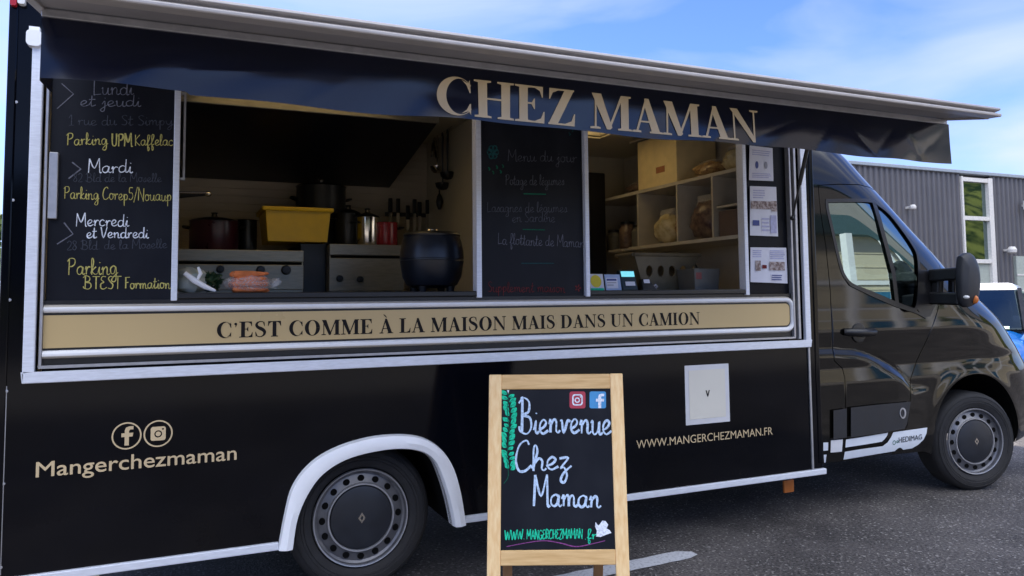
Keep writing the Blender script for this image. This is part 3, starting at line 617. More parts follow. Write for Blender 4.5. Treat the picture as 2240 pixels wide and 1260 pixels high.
# lower rails and wheel arch moulding
tr = MB()
zt0, zt1 = .284, .318
tr.box(XR - .004, -.398, -.016, .012, zt0, zt1); tr.box(.48, 2.835, -.016, .012, zt0 + .006, zt1 + .006)
tr.build('lower_rail', 'alu', ft, bevel=.004)
ar = MB(); V = []; F = []; n = len(ao)
for i in range(n):
    (a, b), (c, d) = ao[i], ai[i]; mx_, mz_ = (a + c) / 2, (b + d) / 2
    V += [(a, .0, b), (a * .93 + c * .07, -.03, b * .93 + d * .07), (mx_, -.042, mz_), (a * .1 + c * .9, -.034, b * .1 + d * .9), (c, -.005, d), (c, .06, d)]
for i in range(n - 1):
    for j in range(5): F.append((i * 6 + j, i * 6 + j + 1, (i + 1) * 6 + j + 1, (i + 1) * 6 + j))
F += [tuple(range(6)), tuple((n - 1) * 6 + j for j in range(6))[::-1]]
ar.add(V, F, 0, True); ar.build('wheel_arch_moulding', 'white', ft)
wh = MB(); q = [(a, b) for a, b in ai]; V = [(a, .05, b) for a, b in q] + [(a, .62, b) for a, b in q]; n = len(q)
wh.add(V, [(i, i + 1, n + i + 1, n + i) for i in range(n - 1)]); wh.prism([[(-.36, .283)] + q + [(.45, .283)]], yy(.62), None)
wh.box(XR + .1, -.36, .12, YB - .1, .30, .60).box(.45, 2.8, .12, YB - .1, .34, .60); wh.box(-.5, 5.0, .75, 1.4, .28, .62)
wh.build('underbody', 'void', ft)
MB().box(2.64, 2.72, .14, .155, .16, .235).build('side_reflector', 'orange', ft, bevel=.004)
# --- aluminium window frame
fr = MB(); FX0, FX1, FZ0, FZ1 = -1.386, 2.743, 1.067, 2.44
def profile_rect(mb, x0, x1, z0, z1, w, y0, y1, m=0, topbar=False):
    mb.box(x0, x1, y0, y1, z0, z0 + w, m); mb.box(x0, x0 + w, y0, y1, z0 + w, z1, m); mb.box(x1 - w, x1, y0, y1, z0 + w, z1, m)
    if topbar: mb.box(x0 + w, x1 - w, y0, y1, z1 - w, z1, m)
profile_rect(fr, FX0, FX1, FZ0, FZ1, .042, -.022, .02)
fr.build('serving_frame', 'alu', ft, bevel=.004)
f2 = MB(); profile_rect(f2, -1.334, 2.634, 1.122, 2.42, .011, -.006, .03); f2.box(2.655, 2.672, -.012, .03, 1.12, 2.42)
f2.build('inner_frame', 'alu2', ft, bevel=.002)
MB().prism([rrect(-1.405, -1.350, 2.428, 2.495, .018)], yy(-.045), (0, .045, 0)).box(-1.398, -1.36, -.03, .0, 2.495, 2.512).build('frame_end_cap', 'white', ft, bevel=.008)
ml = MB(); ml.prism([rrect(-1.466, -1.444, 2.59, 2.66, .008)], yy(-.03), (0, .03, 0)); mlo = ml.build('marker_light', 'red', ft, bevel=.004)
MB().prism([rrect(-1.441, -1.415, 2.60, 2.65, .008)], yy(-.03), (0, .03, 0)).build('marker_light', 'clear', ft, bevel=.004)
# rivets / seam on the rear strip
MB().box(-1.44, -1.437, -.0022, 0, .33, 1.06).build('panel_seam', 'alu2', ft)
for z in (.36, .68, 1.04, 1.4, 1.8, 2.2):
    sv = MB(); sv.lathe([(.006, 0), (.006, -.002), (0, -.003)], (-1.438, -.0015, z), (0, 1, 0), 10)
    sv.build('rivet', 'alu2', ft)
# --- gold slogan band with its half-round mouldings
bd = MB(); bd.prism([rect(-1.322, 2.622, 1.135, 1.396)], yy(.012), (0, .02, 0))
bandb = bd.build('slogan_panel', 'black', ft)
MB().prism([[(-1.322, 1.203), (-1.322, 1.336)] + [(2.604 - .03 + .03 * math.sin(R(a)), 1.336 - .03 + .03 * math.cos(R(a))) for a in range(0, 91, 15)] + [(2.604 - .03 + .03 * math.cos(R(a)), 1.203 + .03 - .03 * math.sin(R(a))) for a in range(0, 91, 15)]], yy(.009), None).build('gold_band', 'gold', bandb)
mo = MB(); path = [(-1.322, 1.362), (2.575, 1.362)] + [(2.575 + .053 * math.sin(R(a)), 1.309 + .053 * math.cos(R(a))) for a in range(15, 90, 15)] + [(2.628, 1.309), (2.628, 1.230)] + [(2.575 + .053 * math.cos(R(a)), 1.230 - .053 * math.sin(R(a))) for a in range(15, 90, 15)] + [(2.575, 1.177), (-1.322, 1.177)]
V = []; F = []; n = len(path); NS = 9
for i, (x, z) in enumerate(path):
    a = path[max(0, i - 1)]; b = path[min(n - 1, i + 1)]; dx, dz = b[0] - a[0], b[1] - a[1]; l = math.hypot(dx, dz); nx1, nz1 = -dz / l, dx / l
    for j in range(NS):
        an = math.pi * j / (NS - 1); o1 = .0165 * math.cos(an); V.append((x + nx1 * o1, .012 - .015 * math.sin(an), z + nz1 * o1))
for i in range(n - 1):
    for j in range(NS - 1): F.append((i * NS + j, i * NS + j + 1, (i + 1) * NS + j + 1, (i + 1) * NS + j))
mo.add(V, F, 0, True); mo.m = [1 if (k_ % (NS - 1)) < 3 else 0 for k_ in range(len(F))]; mo.build('half_round_moulding', ['trimwhite', 'beigetrim'], bandb)
sl_ = MB(); serif_text(sl_, "C\u2019EST COMME \u00c0 LA MAISON MAIS DANS UN CAMION", yy(.0075), -.668, 1.930, 1.2245, 1.2945, 0, None, gap=.05)
sl_.build('slogan_lettering', 'ink', bandb)
# counter
for x0, x1 in ((-.826, .552), (1.206, 2.262)): MB().box(x0, x1, -.004, .62, 1.398, 1.424).build('serving_counter', 'black', ft, bevel=.004)
for b in ((-1.33, 2.64, .06, .09, 1.10, 1.398), (-1.32, -.853, .035, .06, 1.398, 2.44), (2.29, 2.625, .03, .06, 1.398, 2.44), (.581, 1.182, .04, .06, 1.398, 2.44)): MB().box(*b).build('infill_panel', 'panelblack', ft)
for x0, x1 in ((-.853, -.828), (.553, .581), (1.182, 1.206), (2.263, 2.290)): MB().box(x0, x1, -.004, .055, 1.39, 2.44).build('window_post', 'alu', ft, bevel=.003)
# sliding pane edge beside the first post
MB().box(-.815, -.806, .03, .05, 1.93, 2.30).box(-.826, -.806, .03, .05, 2.30, 2.312).box(-.826, -.806, .03, .05, 1.92, 1.93).build('sliding_catch', 'alu2', ft)
MB().box(2.727, 2.741, -.010, .0, .326, 1.066).build('corner_strip', 'alu2', ft, bevel=.002)
MB().box(-1.318, -1.285, -.002, .03, 1.73, 2.005).build('grab_strip', 'alu2', ft, bevel=.003)
# --- lettering on the lower side
le = MB(); sans_text(le, 'Mangerchezmaman', yy(-.0015), -1.330, -.578, .694, .757, 0, bold=.008)
le.build('gold_lettering', 'goldink', ft); le = MB()
def ringy(cx, cz, r, w): return [circ(cx, cz, r, 44), circ(cx, cz, r - w, 44)]
le.prism(ringy(-1.010, .831, .056, .006), yy(-.0015), None); lb2 = MB(); lb2.prism(ringy(-.891, .831, .056, .006), yy(-.0015), None)
fx, fz, s = -1.010, .826, .062
def f_logo(cx, cz, s): return [(cx - .12 * s, cz - .62 * s), (cx + .14 * s, cz - .62 * s), (cx + .14 * s, cz - .05 * s), (cx + .36 * s, cz - .05 * s), (cx + .40 * s, cz + .2 * s), (cx + .14 * s, cz + .2 * s), (cx + .14 * s, cz + .34 * s), (cx + .2 * s, cz + .42 * s), (cx + .4 * s, cz + .42 * s), (cx + .4 * s, cz + .64 * s), (cx + .14 * s, cz + .64 * s), (cx - .06 * s, cz + .56 * s), (cx - .12 * s, cz + .38 * s), (cx - .12 * s, cz + .2 * s), (cx - .32 * s, cz + .2 * s), (cx - .32 * s, cz - .05 * s), (cx - .12 * s, cz - .05 * s)]
le.prism([f_logo(fx, fz + .004, s)], yy(-.0015), None)
def cam_logo(cx, cz, s): return [rrect(cx - s, cx + s, cz - s, cz + s, s * .35), circ(cx, cz - s * .05, s * .52, 24), circ(cx, cz - s * .05, s * .34, 20), rrect(cx + s * .5, cx + s * .74, cz + s * .5, cz + s * .74, s * .06)]
le.build('social_emblem', 'goldink', ft); lb2.prism(cam_logo(-.891, .831, .029), yy(-.0015), None)
lb2.build('social_emblem', 'goldink', ft); le = MB()
sans_text(le, 'WWW.MANGERCHEZMAMAN.FR', yy(-.0015), 1.478, 2.432, .560, .607, 0)
le.build('gold_lettering', 'goldink', ft)
K['stick'] = M('white_sticker', (0.66, 0.66, 0.68), .4, var=.03); K['stick2'] = M('pale_gold_print', (0.72, 0.69, 0.60), .4, var=.03, vs=3)
qs = MB(); qs.prism([rrect(1.808, 2.118, .660, .994, .004)], yy(-.002), None); qo = qs.build('sticker', 'stick', ft)
MB().prism([rrect(1.835, 2.09, .69, .965, .004)], yy(-.0032), None).build('sticker_print', 'stick2', qo)
MB().prism([[(1.948, .848), (1.956, .848), (1.963, .826), (1.970, .848), (1.978, .848), (1.966, .812), (1.960, .812)]], yy(-.0042), None).build('sticker_mark', 'ink', qo)
# --- hatch
Hy, Hz0, Hz1 = -1.275, 2.215, 2.252
def hz(y): return 2.455 + (y) * (2.455 - 2.215) / 1.275 * 1.0
ha = MB(); HX0, HX1 = -1.215, 2.70
ha.hexa([(HX0, Hy + .05, hz(Hy + .05)), (HX1, Hy + .05, hz(Hy + .05)), (HX1, -.03, hz(-.03)), (HX0, -.03, hz(-.03)),
         (HX0, Hy + .05, hz(Hy + .05) + .032), (HX1, Hy + .05, hz(Hy + .05) + .032), (HX1, -.03, hz(-.03) + .032), (HX0, -.03, hz(-.03) + .032)])
hat = ha.build('serving_hatch', 'greyunder', ft)
he = MB()
prof = [(Hy - .008, Hz0 + .003), (Hy - .004, Hz0), (Hy + .055, Hz0 + .004), (Hy + .055, Hz0 + .046), (Hy + .02, Hz0 + .046), (Hy - .004, Hz0 + .043), (Hy - .006, Hz0 + .033), (Hy + .004, Hz0 + .029), (Hy + .022, Hz0 + .027), (Hy + .022, Hz0 + .018), (Hy - .004, Hz0 + .016), (Hy - .009, Hz0 + .012)]
he.prism([[(a, b) for a, b in prof]], lambda u, v: (HX0 - .003, u, v), (HX1 - HX0 + .006, 0, 0))
for x in (HX0 - .003, HX1 - .018): he.bar((x + .009, Hy + .05, hz(Hy + .05) + .014), (x + .009, -.03, hz(-.03) + .014), .026, .046)
he.bar((HX0, -.055, hz(-.055) + .012), (HX1, -.055, hz(-.055) + .012), .04, .05)
he.build('hatch_edge', 'hatchalu', hat, bevel=.002)
vr = MB(); vr.bar((HX0 + .01, -1.0, 2.249), (HX1 - .0, -1.0, 2.249), .022, .024, up=(0, 0, 1)); vr.build('valance_rail', 'alu2', hat, bevel=.002)
K['strutm'] = K['black']
st = MB(); a_ = Vector((2.63, -.012, 1.86)); b_ = Vector((2.63, -.20, 2.405)); st.tube([a_, a_.lerp(b_, .42)], .0065, 8); st.tube([a_.lerp(b_, .36), b_], .0125, 10); st.sphere(a_, .014); st.sphere(b_, .014)
st.build('gas_strut', 'black', ft)
st2_ = MB(); a_ = Vector((-1.19, -.012, 1.86)); b_ = Vector((-1.19, -.62, 2.335))
# --- valance: a tarpaulin strip, slightly rippled
va = MB(); nxv, nzv = 260, 30; V = []; F = []; NRM = None
CREASE = [(-.86, .35, 1.25, .007), (-.70, .55, 1.45, -.006), (1.62, .55, 1.2, .005), (1.9, .5, .7, .008), (2.1, .55, 2.2, .008), (2.3, .45, .8, .009), (2.45, .5, 2.4, .008), (2.6, .5, .9, .007)]
def vy(x, q):       # q 0 top .. 1 bottom
    w = .010 * math.sin(x * 2.7 + .6) + .008 * math.sin(x * 6.1 + 2 + q * 1.4) + .0055 * abs(math.sin(x * 5.6 + 1.0 + q * 1.5)) + .003 * math.sin(x * 17 + q * 3)
    q0 = .46 + .10 * math.sin(x * 1.9 + .9) + .06 * math.sin(x * 5.3 + .4) + .035 * abs(math.sin(x * 8.1)) + (.08 * math.sin(x * 15) if x > 1.9 else 0)
    for cx_, cq_, ca_, am_ in CREASE:
        dd_ = (x - cx_) * math.cos(ca_) + (q - cq_) * .2 * math.sin(ca_); al_ = -(x - cx_) * math.sin(ca_) + (q - cq_) * .2 * math.cos(ca_)
        w += am_ * math.exp(-abs(dd_) / .018) * math.exp(-(al_ / .13) ** 2)
    e = .035; soft = e * math.log(1 + math.exp(min(60, (q - q0) / e)))     # lower part kicks outward below a wandering crease
    return -1.0 - .002 - soft * .20 * (.035 + .03 * math.sin(x * 3.7 + 1) + .02 * math.sin(x * 9.7)) + w * q ** .8 * .62
for i in range(nxv):
    for j in range(nzv):
        x = -1.205 + (2.722 + 1.205) * i / (nxv - 1); q = j / (nzv - 1); zb = 2.040 + .004 * math.sin(x * 5) + .003 * math.sin(x * 11 + 1) + (.010 if x < -.8 else 0)
        V.append((x + (.022 * q if x > 2.6 else 0), vy(x, q), 2.240 - (2.240 - zb) * q))
for i in range(nxv - 1):
    for j in range(nzv - 1): F.append((i * nzv + j, (i + 1) * nzv + j, (i + 1) * nzv + j + 1, i * nzv + j + 1))
va.add(V, F, 0, True)
for xs, s in ((-1.205, 1),):   # short returns at both ends
    V = []; F = []
    for j in range(8):
        q = j / 7
        for k in range(4): V.append((xs + .004 * s * k + (.012 * q if s < 0 else 0), vy(xs, q) + .05 * k, 2.240 - .196 * q))
    for j in range(7):
        for k in range(3): F.append((j * 4 + k, j * 4 + k + 1, (j + 1) * 4 + k + 1, (j + 1) * 4 + k))
    va.add(V, F, 0, True)
vo = va.build('valance', 'navy', ft)
vl = MB()
def vfn(u, v):
    q = min(1, max(0, (2.240 - v) / .198)); return (u, vy(u, q) - .0025, v)
serif_text(vl, 'CHEZ MAMAN', vfn, .017, 1.492, 2.055, 2.196, 0, None, gap=.015, step=.014)
vl.build('name_lettering', 'goldink', vo)
# --- wheels
def wheel(x, y, z, R_=.345, w=.22, steer=0.0):
    t = MB(); rw = w; hub = (x, y + .10, z)
    t.lathe([(.232, .03), (.238, .012), (.262, .002), (.300, .0), (.325, .010), (.340, .028), (R_, .05), (R_, w - .05), (.325, w - .01), (.262, w), (.232, w - .02)], (x, y, z), (0, 1, 0), 56)
    for r in (.272, .286, .312): t.lathe([(r - .002, .001), (r, -.0015), (r + .002, .001)], (x, y, z), (0, 1, 0), 56)
    wo_ = t.turn(hub, steer).build('wheel', 'rubber', ft)
    r = MB(); r.lathe([(.232, .012), (.227, .004), (.220, .006), (.218, .028), (.207, .034), (.200, .030), (.166, .020), (.160, .014), (.152, .014), (.148, .026), (.0, .03)], (x, y, z), (0, 1, 0), 56)
    for k in range(16):
        a = 2 * math.pi * k / 16; cx, cz = x + .184 * math.cos(a), z + .184 * math.sin(a)
        u = (math.cos(a), math.sin(a)); v = (-u[1], u[0])
        el = [(cx + u[0] * .015 * math.cos(q) + v[0] * .0165 * math.sin(q), cz + u[1] * .015 * math.cos(q) + v[1] * .0165 * math.sin(q)) for q in (2 * math.pi * i / 16 for i in range(16))]
        r.prism([el], yy(y + .0205), (0, .004, 0), 1)
    r.turn(hub, steer).build('rim', ['rim', 'void'], wo_)
    c = MB(); c.lathe([(.1475, .022), (.146, .010), (.12, .004), (.05, .0), (.0, -.001)], (x, y, z), (0, 1, 0), 48)
    c.turn(hub, steer).build('hub_cap', 'cap', wo_)
    rr_ = MB(); rr_.lathe([(.1625, .017), (.160, .008), (.1535, .008), (.151, .016)], (x, y, z), (0, 1, 0), 56); rr_.lathe([(.2305, .010), (.228, .001), (.2235, .002), (.222, .010)], (x, y, z), (0, 1, 0), 56); rr_.turn(hub, steer).build('rim_edge', 'alu2', wo_)
    d = MB(); ob = [(0, .026), (.017, 0), (0, -.026), (-.017, 0)]; ib = [(0, .012), (.0075, 0), (0, -.012), (-.0075, 0)]
    d.prism([[(x + a, z + b) for a, b in ob], [(x + a, z + b) for a, b in ib]], yy(y - .003), (0, .003, 0)); d.turn(hub, steer).build('diamond_badge', 'inox', wo_)
wheel(0, .115, .342); wheel(4.372, .085, .342, steer=R(-11))
for wx in (0, 4.332):     # far side wheels
    MB().lathe([(.0, .2), (.22, .2), (.23, .22), (.30, .22), (.345, .18), (.345, .04), (.30, 0)], (wx, 1.86, .342), (0, 1, 0), 40).build('wheel', 'rubber', ft)
# --- cab
YC = 1.075
def pch(z, zs, vs): return float(np.interp(z, zs, vs))
def mkcurve(pts):
    q = np.array(smooth_line(pts, 8)); return q[:, 0], q[:, 1]
xfz, xfv = mkcurve([(.25, 5.34), (.45, 5.42), (.70, 5.42), (.90, 5.34), (1.05, 5.215), (1.20, 5.07), (1.32, 4.91), (1.42, 4.74), (1.52, 4.61), (1.66, 4.45), (1.86, 4.20), (2.06, 3.96), (2.20, 3.80), (2.34, 3.66), (2.46, 3.50), (2.56, 3.34), (2.64, 3.15)])
LC = .92; NE = 3.0
def xf(z): return float(np.interp(z, xfz, xfv))
def hw(z):
    h = 1.012 - .045 * .06 * math.log(1 + math.exp((z - 1.34) / .06)) - .05 * max(0, (z - 2.0) / .4) ** 2 - .05 * max(0, (.45 - z) / .2) ** 2
    if z > 2.46: r = .20; q = min(1, (z - 2.46) / r); h -= r * (1 - math.sqrt(max(0, 1 - q * q)))
    # shallow waist groove and shoulder
    h += .010 * math.exp(-((z - 1.17) / .10) ** 2) - .008 * math.exp(-((z - .92) / .06) ** 2)
    return h
def bodyY(x, z):
    """near side y of the cab at (x, z)"""
    f = xf(z); c = f - LC
    y = YC - hw(z)
    if x > c:
        u = min(.999, (x - c) / LC); y = YC - hw(z) * (1 - u ** NE) ** (1 / NE)
    zl = float(np.interp(x, (2.8, 3.0, 3.2, 3.3, 3.4, 3.5, 3.6, 3.7), (1.025, 1.02, 1.0, .975, .94, .895, .83, .74)))   # curved shoulder low on the door
    if x < 3.9: y -= .020 / (1 + math.exp(max(-40, min(40, (z - zl) / .012)))) * max(0, min(1, (3.9 - x) / .35)) - .004 * math.exp(-((z - zl - .03) / .016) ** 2) * (x < 3.62)
    da = math.hypot(x - 4.332, z - .36)                                                     # flared arch lip
    y -= .009 * math.exp(-((da - .46) / .07) ** 2)
    return y
def side_at(px, py):
    Y = .07
    for _ in range(12):
        p = at(px, py, Y); Y = .5 * Y + .5 * bodyY(p.x, p.z)
    p = at(px, py, Y); return (p.x, p.z)
def nrmside(x, z):
    e = .004; dx = (bodyY(x + e, z) - bodyY(x - e, z)) / (2 * e); dz = (bodyY(x, z + e) - bodyY(x, z - e)) / (2 * e)
    return Vector((dx, -1, dz)).normalized()
def side_part(name, contours, mats, parent, off=0.0, step=.018, far=False, glass=False, mode='evenodd', thick=None):
    ov, F = poly_tris(contours, mode, step); P = []; NN = []
    for v in ov:
        y = bodyY(v.x, v.y) + off; n = nrmside(v.x, v.y)
        if far: y = 2 * YC - y; n = Vector((n.x, -n.y, n.z))
        P.append(Vector((v.x, y, v.y))); NN.append(n)
    FF = []
    for f in F:
        a, b, c = (P[i] for i in f); q = (b - a).cross(c - a); n = NN[f[0]]
        FF.append(f if q.dot(n) > 0 else f[::-1])
    used = sorted({i for f in FF for i in f}); rm = {o: i for i, o in enumerate(used)}
    mb = MB(); mb.add([P[i] for i in used], [tuple(rm[i] for i in f) for f in FF], 0, True)
    return mb.build(name, mats, parent, fix=False, normals=[NN[i] for i in used], smooth=True)
US = .80; XREAR = 2.845
def xs(z): return xf(z) - LC + LC * US
zt = 2.62
AR = .455; AZ = .365
def arc(r, z0, n=28):
    a0 = math.asin((z0 - AZ) / r); return [(4.332 + r * math.cos(t), AZ + r * math.sin(t)) for t in np.linspace(a0, math.pi - a0, n)]
zb_r = .335; zb_f = .30
front = [(xs(z), z) for z in np.linspace(zt, zb_f + .02, 60)]
outline = [(XREAR, zb_r), (XREAR, zt)] + front + [(xs(zb_f), zb_f)] + arc(AR, zb_f) + [(3.80, zb_r - .01), (3.4, zb_r)]
# door outline from the seams in the picture
dpx = [(1790, 406), (1835, 404), (1880, 405), (1905, 411), (1925, 422), (1950, 445), (1985, 486), (2025, 538), (2055, 580), (2062, 620), (2050, 680), (2028, 740), (2004, 790), (1990, 832), (1990, 880), (1984, 930), (1966, 975), (1950, 992), (1900, 998), (1849, 1004), (1851, 900), (1849, 826), (1843, 805), (1826, 789), (1822, 764), (1818, 661), (1817, 636), (1807, 537), (1796, 466)]
door = [side_at(*p) for p in dpx]
gpx = [(1807, 438), (1860, 437), (1904, 438), (1922, 447), (1945, 466), (1973, 501), (2001, 542), (2009, 566), (2011, 598), (2010, 640), (2004, 676), (1990, 676), (1958, 664), (1904, 641), (1870, 628), (1856, 618), (1847, 606), (1840, 590), (1830, 552), (1818, 497), (1809, 458)]
gl = [side_at(*p) for p in smooth_line(gpx + gpx[:1], 3)[:-1]]
def inset(c, d):
    a = np.array(c); n = len(a); area = np.sum(a[:, 0] * np.roll(a[:, 1], -1) - np.roll(a[:, 0], -1) * a[:, 1]); s = 1 if area > 0 else -1; out = []
    for i in range(n):
        p, q, r = a[i - 1], a[i], a[(i + 1) % n]; t = (r - p) / (np.linalg.norm(r - p) + 1e-9); out.append(tuple(q + s * d * np.array([-t[1], t[0]])))
    return out
for far in (False, True):
    side_part('cab_side', [outline, inset(door, -.006)], 'cabpaint', ft, far=far)
    dr_ = side_part('cab_door', [door, gl], 'cabpaint', ft, far=far)
    side_part('door_window', [inset(gl, .012)], 'glass', dr_, off=.012, far=far)
    side_part('window_seal', [inset(gl, -.008), inset(gl, .016)], 'black', dr_, off=-.003, far=far, step=.02)
    side_part('seam_backing', [outline, inset(gl, -.012)], 'void', ft, off=.03, far=far)
    if not far: door_o = dr_
# quarter light bar, sail panel
def side_strip(name, px, mat, parent, off=-.004, step=.03): return side_part(name, [[side_at(*p) for p in px]], mat, parent, off=off, step=step)
side_strip('quarter_bar', [(1907, 440), (1915, 440), (1934, 504), (1958, 593), (1966, 662), (1958, 661), (1950, 596), (1926, 506)], 'black', door_o, -.002)
side_strip('sail_panel', [(2008, 590), (2040, 592), (2058, 610), (2046, 664), (2034, 692), (2024, 694), (2010, 682), (2002, 672), (2010, 630)], 'black', door_o)
side_strip('waist_seal', [(1845, 606), (1858, 625), (1905, 648), (1958, 671), (2004, 686), (2026, 698), (2024, 690), (2000, 678), (1958, 665), (1905, 641), (1858, 619)], 'black', door_o, -.006, .02)
side_strip('rub_strip', [(1857, 891), (1920, 884), (1988, 878), (1980, 925), (1974, 937), (1920, 947), (1857, 956)], 'plastic', door_o, -.016)
side_strip('rub_strip', [(1819, 897), (1848, 893), (1848, 956), (1819, 960)], 'plastic', ft, -.016)
K['bluewhite'] = M('white_vinyl_stripe', (0.66, 0.70, 0.76), .35, var=.03)
def cpx(x, y): return (1780 + x / 7.875, 860 + y / 7.875)
stp = [[(550, 800), (800, 760), (1275, 680), (1255, 735), (1215, 790), (1165, 835), (900, 880), (540, 935)],
       [(530, 1010), (800, 965), (1180, 912), (1265, 850), (1325, 760), (1365, 672), (1600, 640), (1950, 590), (1937, 690), (1885, 800), (1790, 890), (1690, 948), (1100, 1045), (505, 1145)]]
for q in stp: side_strip('vinyl_stripe', [cpx(*p) for p in q], 'bluewhite', door_o, -.003, .05)
for q in ([(160, 850), (245, 848), (240, 985), (160, 992)], [(165, 1062), (215, 1055), (200, 1190), (175, 1200)]): side_strip('vinyl_stripe', [cpx(*p) for p in q], 'bluewhite', ft, -.003, .05)
side_strip('paper_label', [cpx(*p) for p in [(285, 812), (490, 795), (475, 1005), (280, 1022)]], 'stick', ft, -.005, .05)
# converter's lettering on the stripe
K['greyink'] = M('grey_vinyl_lettering', (0.07, 0.08, 0.10), .4)
cl_ = MB(); A0 = Vector((*cpx(1470, 850), 0)); 
def stripe_fn(u, v):
    px, py = cpx(1455 + u * 400, 855 - u * 66 - v * 100 * (1 - .12 * u)); x, z = side_at(px, py); return (x, bodyY(x, z) - .0045, z)
sans_text(cl_, 'HEDIMAG', stripe_fn, 0, 1, 0, 1, bold=.006); cl_.build('stripe_lettering', 'greyink', door_o)
dl = MB()
for px, py, r in ((1955, 968, 5), (1962, 966, 3)):
    x, z = side_at(px, py); dl.prism([circ(x, z, r / 340, 12), circ(x, z, r / 340 - .004, 12)], lambda u, v: (u, bodyY(u, v) - .0045, v), None)
dl.build('stripe_emblem', 'c_dgreen', door_o)
# door handle
x0, z0 = side_at(1878, 728); Yh = bodyY(x0, z0)
h_ = MB(); h_.lathe([(.064, -.001), (.062, -.006), (.05, -.008), (.0, -.008)], (x0, Yh, z0), (0, 1, 0), 28)
xa, za = side_at(1846, 727); xb, zb = side_at(1910, 726)
h_.tube([(xa, Yh - .004, za), (xa + .02, Yh - .022, za), (x0, Yh - .034, z0 + .002), (xb - .02, Yh - .024, zb), (xb, Yh - .004, zb)], [.020, .025, .027, .025, .019], 10)
h_.build('door_handle', 'black', door_o)
# side indicator badge
x0, z0 = side_at(1970, 903); bm_ = MB(); bm_.prism([circ(x0, z0, .03, 20, .036), circ(x0 - .004, z0, .020, 20, .026)], lambda u, v: (u, bodyY(u, v) - .020, v), (0, .01, 0)); bm_.build('rub_strip_badge', 'alu2', door_o)
# bonnet / windscreen / roof: the surface between both sides
phs = math.asin(US ** (NE / 2))
def front_pt(ph, z):
    f = xf(z); c = f - LC; sn = max(0, math.sin(ph)) ** (2 / NE); cs = math.cos(ph); cs = math.copysign(abs(cs) ** (2 / NE), cs)
    return Vector((c + LC * sn, YC - hw(z) * cs, z))
def front_n(ph, z):
    e = .004; p = front_pt(min(math.pi - .02, ph + e), z) - front_pt(max(.02, ph - e), z); q = front_pt(ph, z + e) - front_pt(ph, z - e); n = p.cross(q).normalized()
    return n if n.x > -.2 or n.z > .5 else -n
def front_patch(name, p0, p1, z0, z1, mat, parent, off=0, nu=40, nv=40):
    V = []; F = []; NN = []
    for i in range(nu + 1):
        for j in range(nv + 1):
            ph = p0 + (p1 - p0) * i / nu; z = z0 + (z1 - z0) * j / nv; n = front_n(ph, z)
            V.append(front_pt(ph, z) + n * off); NN.append(n)
    for i in range(nu):
        for j in range(nv):
            a = i * (nv + 1) + j; F.append((a, a + nv + 1, a + nv + 2, a + 1))
    m = MB(); m.add(V, F, 0, True); return m.build(name, mat, parent, fix=False, normals=NN, smooth=True)
PW = phs + .10; ZW0, ZW1 = 1.50, 2.22
front_patch('bonnet', phs, math.pi - phs, .42, ZW0, 'cabpaint', ft, nu=60, nv=60)
front_patch('bumper', phs, math.pi - phs, .29, .415, 'plastic', ft, nv=6)
front_patch('windscreen_pillar', phs, PW, ZW0, ZW1, 'cabpaint', ft, nu=10)
front_patch('windscreen_pillar', math.pi - PW, math.pi - phs, ZW0, ZW1, 'cabpaint', ft, nu=10)
front_patch('windscreen', PW, math.pi - PW, ZW0, ZW1, 'glass', ft, off=-.006)
front_patch('roof_front', phs, math.pi - phs, ZW1, zt, 'cabpaint', ft, nv=16)
rf = MB(); loop = [(XREAR, bodyY(XREAR, zt))] + [(x, bodyY(x, zt)) for x in np.linspace(XREAR + .05, xs(zt), 8)] + [tuple(front_pt(p, zt))[:2] for p in np.linspace(phs, math.pi - phs, 20)] + [(x, 2 * YC - bodyY(x, zt)) for x in np.linspace(xs(zt), XREAR, 8)]
rf.prism([loop], lambda u, v: (u, v, zt - .002), None); rf.build('cab_roof', 'cabpaint', ft)
for s, p in ((0, phs + .03), (1, math.pi - phs - .26)): front_patch('headlight', p, p + .23, .90, 1.16, 'headlamp', ft, off=.006, nu=10, nv=10)
front_patch('grille', math.pi / 2 - .28, math.pi / 2 + .28, .60, .98, 'plastic', ft, off=.006, nu=16, nv=8)
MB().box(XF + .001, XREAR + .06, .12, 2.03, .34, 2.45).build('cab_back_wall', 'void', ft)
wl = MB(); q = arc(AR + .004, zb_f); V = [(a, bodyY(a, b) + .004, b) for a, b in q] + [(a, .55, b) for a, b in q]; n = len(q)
wl.add(V, [(i, i + 1, n + i + 1, n + i) for i in range(n - 1)], 0, True); wl.prism([q], yy(.55), None); wl.box(2.9, 3.86, .14, 2.0, .34, .42).build('wheel_housing', 'void', ft)
